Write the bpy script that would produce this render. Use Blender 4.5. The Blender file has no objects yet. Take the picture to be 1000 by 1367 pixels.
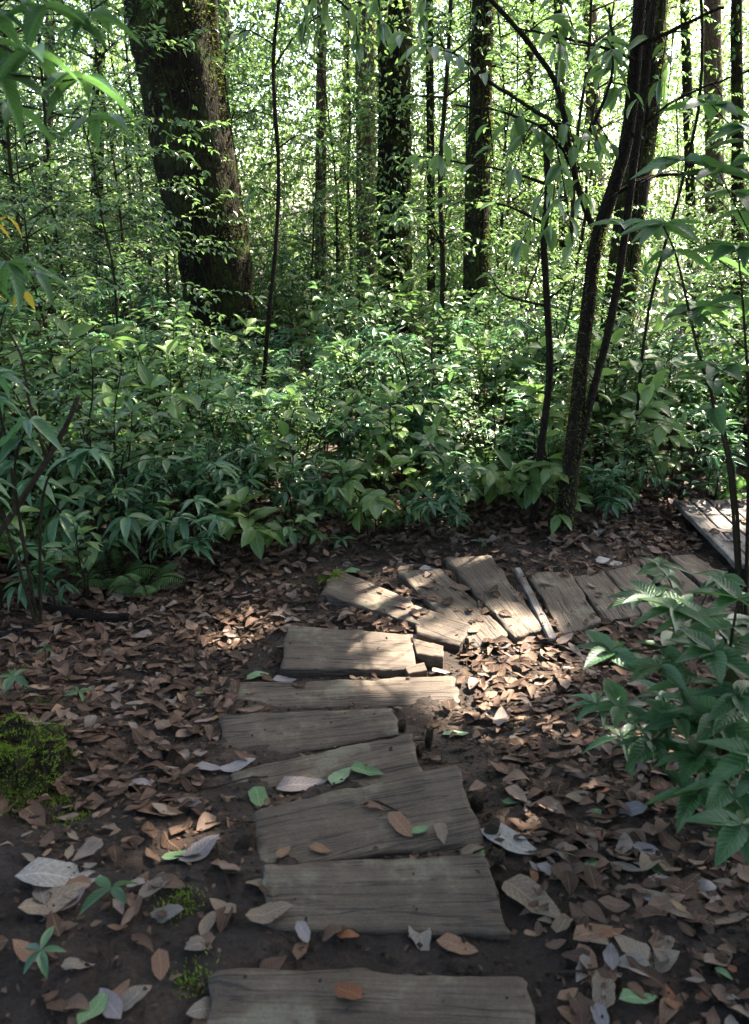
import bpy, math, random
import numpy as np
from mathutils import noise as mnoise, Vector

SC = bpy.context.scene
COL = SC.collection
R = math.radians
PITCH, CAMZ = 22.0, 1.65
SUN_AZ, SUN_EL = 46.0, 47.0          # azimuth to the right of the viewing direction (+Y)

# ------------------------------------------------------------------ camera
cd = bpy.data.cameras.new('camera'); cam = bpy.data.objects.new('camera', cd); COL.objects.link(cam)
cam.location = (0, 0, CAMZ); cam.rotation_euler = (R(90 - PITCH), 0, 0)
cd.sensor_fit = 'VERTICAL'; cd.sensor_height = 36; cd.sensor_width = 26.3; cd.lens = 28
cd.clip_start = 0.05; cd.clip_end = 1500
cd.dof.use_dof = True; cd.dof.focus_distance = 6.0; cd.dof.aperture_fstop = 4.8
SC.camera = cam
# ------------------------------------------------------------------ sky, sun, exposure
w = bpy.data.worlds.new('World'); SC.world = w; w.use_nodes = True
nt = w.node_tree; nt.nodes.clear()
sky = nt.nodes.new('ShaderNodeTexSky'); sky.sky_type = 'NISHITA'; sky.sun_disc = False
sky.sun_elevation = R(SUN_EL); sky.sun_rotation = R(SUN_AZ); sky.air_density = .8; sky.dust_density = 5.0; sky.ozone_density = .4; sky.altitude = 1500
bg = nt.nodes.new('ShaderNodeBackground'); bg.inputs[1].default_value = 0.15
ow = nt.nodes.new('ShaderNodeOutputWorld')
nt.links.new(sky.outputs[0], bg.inputs[0]); nt.links.new(bg.outputs[0], ow.inputs[0])
sd = bpy.data.lights.new('sun', 'SUN'); sd.energy = 5.0; sd.angle = R(0.53); sd.color = (1.0, 0.965, 0.90)
so = bpy.data.objects.new('sun', sd); COL.objects.link(so)
SUNV = np.array([math.cos(R(SUN_EL)) * math.sin(R(SUN_AZ)), math.cos(R(SUN_EL)) * math.cos(R(SUN_AZ)), math.sin(R(SUN_EL))])
so.rotation_euler = Vector(SUNV).to_track_quat('Z', 'Y').to_euler(); so.location = Vector(SUNV * 40)
SC.view_settings.view_transform = 'Standard'; SC.view_settings.look = 'None'
SC.view_settings.gamma = 1; SC.view_settings.use_curve_mapping = False
SC.view_settings.exposure = 3.1
SC.view_settings.use_white_balance = True; SC.view_settings.white_balance_temperature = 7300; SC.view_settings.white_balance_tint = 10
SC.render.engine = 'CYCLES'
cy = SC.cycles
cy.use_denoising = True
try: cy.denoiser = 'OPENIMAGEDENOISE'
except Exception: pass
cy.max_bounces = 6; cy.diffuse_bounces = 4; cy.glossy_bounces = 3; cy.transmission_bounces = 4; cy.transparent_max_bounces = 4
cy.caustics_reflective = False; cy.caustics_refractive = False; cy.sample_clamp_indirect = 4.0
cy.use_adaptive_sampling = True; cy.adaptive_threshold = 0.015

rng = np.random.default_rng(11)
random.seed(5)
def U(a, b, n=None): return rng.uniform(a, b, n)

# ------------------------------------------------------------------ geometry helpers
FPX = 28 / 36 * 1367
cp, sp = math.cos(R(PITCH)), math.sin(R(PITCH))
def ray(px, py):
    a, b = (px - 500) / FPX, (683.5 - py) / FPX
    return np.array([a, cp + b * sp, -sp + b * cp])
def at(px, py, Y):
    d = ray(px, py); return np.array([0, 0, CAMZ]) + d * (Y / d[1])
def n3(x, y, z=0.0): return mnoise.noise((x, y, z))
PROF_Y = [-40, -3, 0.9, 1.55, 1.95, 2.25, 2.55, 2.85, 3.3, 5.0, 9, 16, 30, 60, 400]
PROF_Z = [4.0, .42, .0, -.04, -.13, -.20, -.26, -.32, -.36, -.37, -.40, -.50, -1.2, -3, -8]
def base_h(x, y):
    z = float(np.interp(y, PROF_Y, PROF_Z))
    if y < 6:
        lx = -0.62 - 0.12 * max(0, y - 2) - x
        if lx > 0: z += 0.10 * min(lx, 1.6) * (1 if y < 3.6 else max(0, 1 - (y - 3.6) / 2))
    z += 0.06 * n3(x * .35, y * .35, 3.1) * min(1, max(0.0, (abs(x) - .3)))
    if y > 8: z += 0.25 * n3(x * .12, y * .12, 8) * min(1, (y - 8) / 6)
    return z
def H(x, y):
    z = base_h(x, y)
    if -6 < x < 7 and -1 < y < 9:
        z += 0.020 * n3(x * 4.5, y * 4.5, 1.7) + 0.010 * n3(x * 13, y * 13, 5.2) + 0.005 * n3(x * 34, y * 34, 9.9)
    return z
def gp(px, py, lift=0.0):
    d = ray(px, py); z = -.2
    for _ in range(8):
        t = (z + lift - CAMZ) / d[2]; x, y = d[0] * t, d[1] * t; z = base_h(x, y)
    return np.array([x, y, z + lift])

def mesh_np(name, V, F, smooth=True, attrs=None):
    me = bpy.data.meshes.new(name)
    V = np.ascontiguousarray(V, dtype=np.float32); F = np.ascontiguousarray(F, dtype=np.int32)
    k = F.shape[1]
    me.vertices.add(len(V)); me.vertices.foreach_set('co', V.ravel())
    me.loops.add(F.size); me.loops.foreach_set('vertex_index', F.ravel())
    me.polygons.add(len(F)); me.polygons.foreach_set('loop_start', np.arange(0, F.size, k, dtype=np.int32))
    me.polygons.foreach_set('loop_total', np.full(len(F), k, dtype=np.int32))
    me.polygons.foreach_set('use_smooth', np.full(len(F), smooth))
    if attrs:
        for nm, (ty, arr) in attrs.items():
            a = me.attributes.new(nm, ty, 'POINT')
            a.data.foreach_set('vector' if ty == 'FLOAT_VECTOR' else 'value', np.ascontiguousarray(arr, dtype=np.float32).ravel())
    me.update(calc_edges=True)
    return me
def link(name, data, parent=None, mat=None, loc=None, kind=None):
    o = bpy.data.objects.new(name, data); COL.objects.link(o)
    if mat and data and not data.materials: data.materials.append(mat)
    if parent: o.parent = parent
    if loc is not None: o.location = loc
    if kind: o['kind'] = kind
    return o
def tag(o, label=None, cat=None, group=None, kind=None):
    if label: o['label'] = label
    if cat: o['category'] = cat
    if group: o['group'] = group
    if kind: o['kind'] = kind
    return o
def thing(name, label, cat, loc, group=None, rz=0, sc=1):
    o = link(name, None, loc=loc); o.empty_display_size = .1
    o.rotation_euler = (0, 0, rz); o.scale = (sc, sc, sc)
    return tag(o, label, cat, group)

def nrm(a): return a / np.maximum(np.linalg.norm(a, axis=-1, keepdims=True), 1e-9)
def leaf_template(n, shape='ellip', fold=.25, droop=.25, curl=0.0, serr=0.0, twist=0.0):
    t = np.linspace(0, 1, n + 2)
    def wd(t):
        if shape == 'ellip': return .5 * np.sin(np.pi * t ** .9) ** .85
        if shape == 'lance': return .5 * np.sin(np.pi * t ** .72) ** 1.1
        if shape == 'ovate': return .5 * (np.sin(np.pi * t ** .62)) ** .95
        if shape == 'heart': return .5 * (np.sin(np.pi * (t * .93 + .07) ** .7)) ** .7
    V, uv = [(0, 0, 0)], [(0, 0, 0)]
    for i in range(1, n + 1):
        h = wd(t[i]) * (1 + (serr if i % 2 else -serr))
        zz = -droop * t[i] ** 2
        tw = twist * (t[i] - .5)
        for s in (-1, 0, 1):
            V.append((s * h * math.cos(fold), t[i], zz + abs(s) * h * math.sin(fold) + curl * (s * h) ** 2 * 4 + s * h * tw)); uv.append((s, t[i], 0))
    V.append((0, 1, -droop)); uv.append((0, 1, 0))
    T = [(0, 2, 1), (0, 3, 2)]
    for i in range(n - 1):
        a, b = 1 + 3 * i, 4 + 3 * i
        T += [(a, a + 1, b + 1), (a, b + 1, b), (a + 1, a + 2, b + 2), (a + 1, b + 2, b + 1)]
    a, e = 1 + 3 * (n - 1), 1 + 3 * n
    T += [(a, a + 1, e), (a + 1, a + 2, e)]
    return np.array(V, float), np.array(T, int), np.array(uv, float)
def frames(D, Up):
    D = nrm(np.asarray(D, float)); Up = np.asarray(Up, float)
    r = np.cross(D, Up); bad = np.linalg.norm(r, axis=1) < 1e-4
    r[bad] = np.cross(D[bad], [1, 0.3, .2]); r = nrm(r); n = np.cross(r, D)
    return np.stack([r, D, n], axis=2)
def leaf_geo(tm, P, D, Up, L, W):
    V, T, uv = tm; N = len(P); k = len(V)
    M = frames(D, Up)
    S = np.stack([np.asarray(L) * np.asarray(W), np.asarray(L), np.asarray(L)], axis=1)
    vv = np.einsum('nij,nkj->nki', M, V[None] * S[:, None, :]) + np.asarray(P)[:, None, :]
    tt = (T[None] + (np.arange(N) * k)[:, None, None]).reshape(-1, 3)
    return vv.reshape(-1, 3), tt
def leaf_mesh(name, tm, P, D, Up, L, W, tint):
    V, T = leaf_geo(tm, P, D, Up, L, W); k = len(tm[0]); N = len(P)
    return mesh_np(name, V, T, True, {'tint': ('FLOAT', np.repeat(np.asarray(tint, float), k)), 'luv': ('FLOAT_VECTOR', np.tile(tm[2], (N, 1)))})
def tubes_geo(tubes, sides=6):
    Vs, Fs, off = [], [], 0
    ang = np.linspace(0, 2 * np.pi, sides, endpoint=False)
    for pts, rad in tubes:
        pts = np.asarray(pts, float); n = len(pts)
        rad = np.broadcast_to(np.asarray(rad, float), (n,))
        tan = nrm(np.gradient(pts, axis=0))
        ref = np.array([0.3, 1, 0.1]) if abs(tan[0][2]) > .5 else np.array([0, 0.1, 1])
        a = nrm(np.cross(tan, ref)); b = np.cross(tan, a)
        ring = pts[:, None, :] + rad[:, None, None] * (np.cos(ang)[None, :, None] * a[:, None, :] + np.sin(ang)[None, :, None] * b[:, None, :])
        Vs.append(ring.reshape(-1, 3)); Vs.append(pts[-1][None]); Vs.append(pts[0][None])
        i = np.arange(n - 1)[:, None]; j = np.arange(sides)[None, :]; j2 = (j + 1) % sides
        q = np.stack([i * sides + j, i * sides + j2, (i + 1) * sides + j2, (i + 1) * sides + j], axis=-1).reshape(-1, 4) + off
        Fs.append(q[:, [0, 1, 2]]); Fs.append(q[:, [0, 2, 3]])
        jj = np.arange(sides)
        tip, bot = off + n * sides, off + n * sides + 1
        Fs.append(np.stack([off + (n - 1) * sides + jj, off + (n - 1) * sides + (jj + 1) % sides, np.full(sides, tip)], 1))
        Fs.append(np.stack([off + (jj + 1) % sides, off + jj, np.full(sides, bot)], 1))
        off += n * sides + 2
    return np.concatenate(Vs), np.concatenate(Fs)
def tube_mesh(name, tubes, sides=6):
    V, F = tubes_geo(tubes, sides); return mesh_np(name, V, F)
def smooth_path(pts, n):
    pts = np.asarray(pts, float); m = len(pts)
    if m < 3:
        t = np.linspace(0, 1, n)[:, None]; return pts[0] * (1 - t) + pts[-1] * t
    P = np.vstack([2 * pts[0] - pts[1], pts, 2 * pts[-1] - pts[-2]]); out = []
    for s in np.linspace(0, m - 1 - 1e-6, n):
        i = int(s); t = s - i; a, b, c, d = P[i], P[i + 1], P[i + 2], P[i + 3]
        out.append(.5 * (2 * b + (c - a) * t + (2 * a - 5 * b + 4 * c - d) * t * t + (3 * b - a - 3 * c + d) * t ** 3))
    return np.array(out)

# ------------------------------------------------------------------ materials
def newmat(name):
    m = bpy.data.materials.new(name); m.use_nodes = True; nt = m.node_tree; nt.nodes.clear()
    o = nt.nodes.new('ShaderNodeOutputMaterial'); return m, nt, o
def N(nt, ty, **kw):
    n = nt.nodes.new(ty)
    for k, v in kw.items():
        if k.startswith('i_'):
            key = k[2:]; n.inputs[int(key) if key.isdigit() else key.replace('_', ' ')].default_value = v
        else: setattr(n, k, v)
    return n
def ramp(nt, stops, fac=None, interp='LINEAR'):
    r = nt.nodes.new('ShaderNodeValToRGB'); e = r.color_ramp.elements; r.color_ramp.interpolation = interp
    while len(e) < len(stops): e.new(.5)
    for el, (p, c) in zip(e, stops): el.position = p; el.color = (*c, 1) if len(c) == 3 else c
    if fac is not None: nt.links.new(fac, r.inputs[0])
    return r
def mix(nt, fac, a, b, mode='MIX'):
    m = nt.nodes.new('ShaderNodeMix'); m.data_type = 'RGBA'; m.blend_type = mode
    for sock, v in ((m.inputs[0], fac), (m.inputs[6], a), (m.inputs[7], b)):
        if hasattr(v, 'links') or hasattr(v, 'is_linked'): nt.links.new(v, sock)
        else: sock.default_value = v if isinstance(v, (int, float)) else (*v, 1)
    return m.outputs[2]
def mth(nt, op, a, b=None):
    m = nt.nodes.new('ShaderNodeMath'); m.operation = op
    for i, v in enumerate((a, b)):
        if v is None: continue
        if isinstance(v, (int, float)): m.inputs[i].default_value = v
        else: nt.links.new(v, m.inputs[i])
    return m.outputs[0]
def leaf_mat(name, stops, trans, rough=.38, tfac=.35, vein=True, spec=.5, blotch=None, vs=1.0):
    m, nt, o = newmat(name); L = nt.links
    at_ = N(nt, 'ShaderNodeAttribute', attribute_name='tint')
    col = ramp(nt, stops, at_.outputs['Fac']).outputs[0]
    p = N(nt, 'ShaderNodeBsdfPrincipled', i_Roughness=rough)
    p.inputs['Specular IOR Level'].default_value = spec
    if vein or blotch:
        tc = N(nt, 'ShaderNodeTexCoord')
        nz = N(nt, 'ShaderNodeTexNoise', i_Scale=26.0, i_Detail=4.0); L.new(tc.outputs['Object'], nz.inputs['Vector'])
        col = mix(nt, .55 if blotch else .3, col, ramp(nt, [(.3, blotch or (.35, .35, .35)), (.7, (1.0, 1.0, 1.0))], nz.outputs[0]).outputs[0], 'MULTIPLY')
    if vein:
        uvn = N(nt, 'ShaderNodeAttribute', attribute_name='luv'); sx = N(nt, 'ShaderNodeSeparateXYZ'); L.new(uvn.outputs['Vector'], sx.inputs[0])
        au = mth(nt, 'ABSOLUTE', sx.outputs[0]); v = sx.outputs[1]
        rib = mth(nt, 'LESS_THAN', au, .07)
        ph = mth(nt, 'SUBTRACT', mth(nt, 'MULTIPLY', v, 62.0), mth(nt, 'MULTIPLY', au, 14.0))
        wv = mth(nt, 'SINE', ph); pw = mth(nt, 'POWER', mth(nt, 'ADD', mth(nt, 'MULTIPLY', wv, .5), .5), 6.0)
        col = mix(nt, mth(nt, 'MULTIPLY', mth(nt, 'MAXIMUM', rib, mth(nt, 'MULTIPLY', pw, .6)), .35 * vs), col, tuple(min(1, c * 1.9 + .02) for c in stops[-1][1]))
        bp = N(nt, 'ShaderNodeBump', i_Strength=.35 * vs, i_Distance=.003); L.new(mth(nt, 'ADD', pw, mth(nt, 'MULTIPLY', rib, 1.5)), bp.inputs['Height'])
        L.new(bp.outputs[0], p.inputs['Normal'])
    L.new(col, p.inputs['Base Color'])
    if tfac > 0:
        t = N(nt, 'ShaderNodeBsdfTranslucent'); L.new(mix(nt, .75, col, trans), t.inputs[0])
        mx = N(nt, 'ShaderNodeMixShader', i_0=tfac); L.new(p.outputs[0], mx.inputs[1]); L.new(t.outputs[0], mx.inputs[2]); L.new(mx.outputs[0], o.inputs[0])
    else: L.new(p.outputs[0], o.inputs[0])
    return m
M = {}
G = lambda *s: [(i / (len(s) - 1), c) for i, c in enumerate(s)]
M['broad'] = leaf_mat('broad_leaf', G((.034, .082, .034), (.060, .130, .050), (.095, .175, .058), (.14, .20, .065)), (.16, .32, .10), .26)
M['long'] = leaf_mat('long_leaf', G((.030, .085, .044), (.052, .132, .064), (.085, .175, .078)), (.13, .31, .11), .26)
M['large'] = leaf_mat('large_leaf', G((.055, .115, .035), (.085, .155, .045), (.12, .20, .055), (.16, .22, .06)), (.18, .34, .08), .30)
M['fern'] = leaf_mat('fern_leaf', G((.04, .095, .03), (.065, .14, .04), (.095, .18, .05)), (.17, .34, .08), .45, .35, False)
M['tree'] = leaf_mat('tree_leaf', G((.032, .066, .026), (.058, .105, .034), (.09, .145, .044), (.14, .17, .06)), (.19, .36, .10), .25, .38, False, .6)
M['far'] = leaf_mat('far_leaf', G((.045, .085, .035), (.075, .125, .045), (.11, .16, .06), (.16, .19, .08)), (.24, .40, .10), .25, .42, False, .6)
M['pale'] = leaf_mat('toothed_leaf', G((.018, .066, .026), (.030, .094, .034), (.052, .130, .044)), (.14, .32, .07), .36, .35, True, .5, (.55, .6, .5), 1.5)
M['yellow'] = leaf_mat('yellow_leaf', G((.40, .28, .03), (.45, .33, .05)), (.5, .4, .05), .45, .4)
def dead(name, a, b, c, rough=.7, spec=.16): return leaf_mat(name, G(a, b, c), b, rough, 0, True, spec, (.30, .27, .25), .5)
DEADC = {'brown': ((.056, .032, .023), (.086, .051, .036), (.125, .080, .058)), 'tan': ((.135, .098, .070), (.18, .135, .098), (.23, .175, .13)),
         'orange': ((.13, .072, .046), (.175, .10, .065), (.22, .135, .088)), 'lavender': ((.15, .128, .130), (.19, .165, .168), (.235, .21, .21)),
         'grey': ((.12, .098, .082), (.165, .138, .118), (.21, .18, .155)), 'green': ((.10, .17, .08), (.14, .22, .11), (.18, .26, .15)),
         'rust': ((.15, .06, .03), (.18, .08, .04), (.20, .10, .06)), 'white': ((.23, .215, .20), (.28, .265, .25), (.32, .305, .285))}
for k, v in DEADC.items(): M['dead_' + k] = dead('dead_leaf_' + k, *v, rough=.6 if k in ('lavender', 'grey') else .75)
M['litter'] = leaf_mat('leaf_litter', [(0, (.028, .015, .010)), (.3, (.060, .034, .024)), (.55, (.104, .062, .044)), (.78, (.155, .104, .078)), (.93, (.18, .146, .132)), (1, (.23, .145, .085))], (.2, .1, .05), .75, 0, True, .14, (.30, .27, .25), .5)

def bark_mat(name, a, b, moss, mossamt, sc=1.0, lich=None):
    m, nt, o = newmat(name); L = nt.links; tc = N(nt, 'ShaderNodeTexCoord')
    mp = N(nt, 'ShaderNodeMapping'); mp.inputs['Scale'].default_value = (9 * sc, 9 * sc, 2.2 * sc); L.new(tc.outputs['Object'], mp.inputs[0])
    n1 = N(nt, 'ShaderNodeTexNoise', i_Scale=2.2, i_Detail=9.0, i_Roughness=.7); L.new(mp.outputs[0], n1.inputs['Vector'])
    vo = N(nt, 'ShaderNodeTexVoronoi', i_Scale=3.0, feature='DISTANCE_TO_EDGE'); L.new(mp.outputs[0], vo.inputs['Vector'])
    col = ramp(nt, [(.3, a), (.72, b)], n1.outputs[0]).outputs[0]
    n2 = N(nt, 'ShaderNodeTexNoise', i_Scale=3.5 * sc, i_Detail=6.0, i_Roughness=.65); L.new(tc.outputs['Object'], n2.inputs['Vector'])
    col = mix(nt, ramp(nt, [(.62 - mossamt, (0, 0, 0)), (.78 - mossamt, (1, 1, 1))], n2.outputs[0]).outputs[0], col, moss)
    if lich: col = mix(nt, ramp(nt, [(.60, (0, 0, 0)), (.68, (1, 1, 1))], N(nt, 'ShaderNodeTexNoise', i_Scale=7.0, i_Detail=3.0).outputs[0]).outputs[0], col, lich)
    p = N(nt, 'ShaderNodeBsdfPrincipled', i_Roughness=.95); p.inputs['Specular IOR Level'].default_value = .08
    L.new(col, p.inputs['Base Color'])
    h = mth(nt, 'ADD', n1.outputs[0], mth(nt, 'MULTIPLY', mth(nt, 'MINIMUM', vo.outputs['Distance'], .15), 4.0))
    bp = N(nt, 'ShaderNodeBump', i_Strength=1.0, i_Distance=.04); L.new(h, bp.inputs['Height']); L.new(bp.outputs[0], p.inputs['Normal'])
    L.new(p.outputs[0], o.inputs[0]); return m
M['bark'] = bark_mat('mossy_bark', (.006, .005, .004), (.026, .019, .012), (.036, .044, .013), .16)
M['barkred'] = bark_mat('reddish_bark', (.07, .045, .03), (.15, .10, .07), (.05, .055, .02), -.02, 1, (.20, .18, .15))
M['barkdark'] = bark_mat('dark_bark', (.014, .011, .008), (.045, .034, .024), (.025, .032, .012), .04, 3)
M['stem'] = bark_mat('stem_bark', (.03, .024, .014), (.075, .062, .036), (.04, .06, .02), .05, 8)
M['greenstem'] = bark_mat('green_stem', (.05, .06, .022), (.10, .10, .045), (.06, .085, .03), .05, 8)
M['moss'] = leaf_mat('moss_tuft', G((.03, .036, .012), (.06, .07, .02), (.10, .105, .03)), (.16, .20, .03), .8, .3, False, .2)
M['bright_moss'] = leaf_mat('bright_moss', G((.06, .11, .012), (.12, .19, .022), (.19, .25, .04)), (.2, .3, .03), .8, .25, False, .2)

def soil_mat():
    m, nt, o = newmat('forest_soil'); L = nt.links; tc = N(nt, 'ShaderNodeTexCoord')
    n1 = N(nt, 'ShaderNodeTexNoise', i_Scale=3.0, i_Detail=8.0, i_Roughness=.6); L.new(tc.outputs['Object'], n1.inputs['Vector'])
    n2 = N(nt, 'ShaderNodeTexNoise', i_Scale=75.0, i_Detail=8.0, i_Roughness=.8); L.new(tc.outputs['Object'], n2.inputs['Vector'])
    v = N(nt, 'ShaderNodeTexVoronoi', i_Scale=45.0); L.new(tc.outputs['Object'], v.inputs['Vector'])
    col = ramp(nt, [(.35, (.016, .010, .007)), (.5, (.034, .022, .016)), (.62, (.066, .045, .033))], n1.outputs[0]).outputs[0]
    col = mix(nt, .6, col, ramp(nt, [(.38, (.25, .24, .22)), (.62, (1.9, 1.75, 1.6))], n2.outputs[0]).outputs[0], 'MULTIPLY')
    p = N(nt, 'ShaderNodeBsdfPrincipled', i_Roughness=.8); p.inputs['Specular IOR Level'].default_value = .3; L.new(col, p.inputs['Base Color'])
    bp = N(nt, 'ShaderNodeBump', i_Strength=1.0, i_Distance=.02); L.new(mth(nt, 'ADD', n2.outputs[0], mth(nt, 'MULTIPLY', v.outputs['Distance'], .5)), bp.inputs['Height'])
    L.new(bp.outputs[0], p.inputs['Normal']); L.new(p.outputs[0], o.inputs[0]); return m
M['soil'] = soil_mat()
def wood_mat(name, c0, c1, c2, mossy=0.0):
    m, nt, o = newmat(name); L = nt.links; tc = N(nt, 'ShaderNodeTexCoord'); oi = N(nt, 'ShaderNodeObjectInfo')
    off = N(nt, 'ShaderNodeVectorMath', operation='ADD'); L.new(tc.outputs['Object'], off.inputs[0])
    cx = N(nt, 'ShaderNodeCombineXYZ'); L.new(mth(nt, 'MULTIPLY', oi.outputs['Random'], 37.0), cx.inputs[0]); L.new(mth(nt, 'MULTIPLY', oi.outputs['Random'], 11.0), cx.inputs[1]); L.new(cx.outputs[0], off.inputs[1])
    mp = N(nt, 'ShaderNodeMapping'); mp.inputs['Scale'].default_value = (1.6, 26, 26); L.new(off.outputs[0], mp.inputs[0])
    wob = N(nt, 'ShaderNodeTexNoise', i_Scale=1.0, i_Detail=6.0, i_Roughness=.65, i_Distortion=1.2); L.new(mp.outputs[0], wob.inputs['Vector'])
    mp2 = N(nt, 'ShaderNodeMapping'); mp2.inputs['Scale'].default_value = (3.5, 110, 110); L.new(off.outputs[0], mp2.inputs[0])
    fine = N(nt, 'ShaderNodeTexNoise', i_Scale=1.0, i_Detail=4.0, i_Roughness=.6); L.new(mp2.outputs[0], fine.inputs['Vector'])
    blot = N(nt, 'ShaderNodeTexNoise', i_Scale=5.0, i_Detail=7.0, i_Roughness=.68); L.new(off.outputs[0], blot.inputs['Vector'])
    grit = N(nt, 'ShaderNodeTexNoise', i_Scale=160.0, i_Detail=3.0); L.new(off.outputs[0], grit.inputs['Vector'])
    col = ramp(nt, [(.28, c0), (.5, c1), (.75, c2)], wob.outputs[0]).outputs[0]
    col = mix(nt, .5, col, ramp(nt, [(.35, (.45, .43, .40)), (.6, (1.15, 1.15, 1.15))], fine.outputs[0]).outputs[0], 'MULTIPLY')
    col = mix(nt, ramp(nt, [(.42, (0, 0, 0)), (.60, (.85, .85, .85))], blot.outputs[0]).outputs[0], col, (.055, .038, .027))
    col = mix(nt, ramp(nt, [(.36, (.5, .5, .5)), (.46, (0, 0, 0))], blot.outputs[0]).outputs[0], col, (.175, .165, .115))
    if mossy: col = mix(nt, ramp(nt, [(.5 - mossy, (0, 0, 0)), (.62 - mossy, (1, 1, 1))], N(nt, 'ShaderNodeTexNoise', i_Scale=6.0, i_Detail=5.0).outputs[0]).outputs[0], col, (.07, .10, .02))
    col = mix(nt, .45, col, ramp(nt, [(.35, (.5, .5, .5)), (.65, (1.3, 1.3, 1.3))], grit.outputs[0]).outputs[0], 'MULTIPLY')
    mp3 = N(nt, 'ShaderNodeMapping'); mp3.inputs['Scale'].default_value = (1.1, 15, 15); L.new(off.outputs[0], mp3.inputs[0])
    ck = N(nt, 'ShaderNodeTexNoise', i_Scale=1.0, i_Detail=3.0, i_Roughness=.5, i_Distortion=.4); L.new(mp3.outputs[0], ck.inputs['Vector'])
    crack = ramp(nt, [(.480, (0, 0, 0)), (.494, (1, 1, 1)), (.506, (1, 1, 1)), (.520, (0, 0, 0))], ck.outputs[0]).outputs[0]
    crack = mth(nt, 'MULTIPLY', crack, ramp(nt, [(.40, (0, 0, 0)), (.55, (1, 1, 1))], blot.outputs[0]).outputs[0])
    col = mix(nt, mth(nt, 'MULTIPLY', crack, .75), col, (.018, .013, .010))
    p = N(nt, 'ShaderNodeBsdfPrincipled', i_Roughness=.72); p.inputs['Specular IOR Level'].default_value = .35; L.new(col, p.inputs['Base Color'])
    h = mth(nt, 'ADD', mth(nt, 'MULTIPLY', wob.outputs[0], 1.6), mth(nt, 'ADD', mth(nt, 'MULTIPLY', fine.outputs[0], .6), mth(nt, 'SUBTRACT', mth(nt, 'MULTIPLY', grit.outputs[0], .25), mth(nt, 'MULTIPLY', crack, .7))))
    bp = N(nt, 'ShaderNodeBump', i_Strength=.75, i_Distance=.008); L.new(h, bp.inputs['Height']); L.new(bp.outputs[0], p.inputs['Normal'])
    L.new(p.outputs[0], o.inputs[0]); return m
M['wood'] = wood_mat('weathered_plank', (.046, .031, .020), (.100, .073, .050), (.158, .121, .087))
M['woodmoss'] = wood_mat('mossy_plank', (.070, .055, .042), (.125, .102, .080), (.175, .150, .12), .06)
M['deck'] = wood_mat('grey_deck_board', (.10, .088, .080), (.165, .148, .138), (.22, .20, .19))
M['twig'] = bark_mat('dead_twig', (.05, .038, .026), (.13, .10, .07), (.06, .06, .03), -.1, 8)
M['char'] = bark_mat('rotten_log_bark', (.012, .010, .008), (.032, .026, .022), (.02, .024, .01), -.05, 3)

# ------------------------------------------------------------------ ground
def axis(a, b, step, lo, hi, g=1.16):
    c = list(np.arange(a, b + 1e-6, step)); s = step; x = c[-1]; up = []
    while x < hi: s *= g; x += s; up.append(x)
    s = step; x = a; dn = []
    while x > lo: s *= g; x -= s; dn.append(x)
    return np.array(dn[::-1] + c + up)
gx, gy = axis(-2.9, 3.4, .026, -350, 350), axis(.7, 5.6, .026, -60, 500)
GV = np.array([(x, y, H(x, y)) for y in gy for x in gx])
nx_, ny_ = len(gx), len(gy)
ii = (np.arange(ny_ - 1)[:, None] * nx_ + np.arange(nx_ - 1)[None, :]).ravel()
GF = np.stack([ii, ii + 1, ii + 1 + nx_, ii + nx_], 1)
ground = link('ground', mesh_np('ground', GV, GF), mat=M['soil'], kind='structure')
ground['label'] = 'dark brown forest soil of the slope under leaf litter'

# ------------------------------------------------------------------ plank steps
TM = {'near': leaf_template(15, 'ovate', .2, .13, 0, .045), 'nearlong': leaf_template(7, 'lance', .2, .35), 'ell': leaf_template(4, 'ellip', .25, .22),
      'lan': leaf_template(4, 'lance', .22, .30), 'mid': leaf_template(2, 'ellip', .28, .2), 'midl': leaf_template(2, 'lance', .25, .28), 'lo': leaf_template(1, 'ellip', .3, .15)}
PLANKS = []          # (polygon xy, top z) for resting leaves
def in_quad(x, y, Q):
    s = 0
    for i in range(4):
        a, b = Q[i], Q[(i + 1) % 4]; c = (b[0] - a[0]) * (y - a[1]) - (b[1] - a[1]) * (x - a[0])
        if s == 0: s = 1 if c > 0 else -1
        elif (c > 0) != (s > 0): return False
    return True
def surf(x, y):
    z = H(x, y); on = False
    for Q, zt in PLANKS:
        if zt > z and in_quad(x, y, Q): z = zt; on = True
    return z, on
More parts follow.
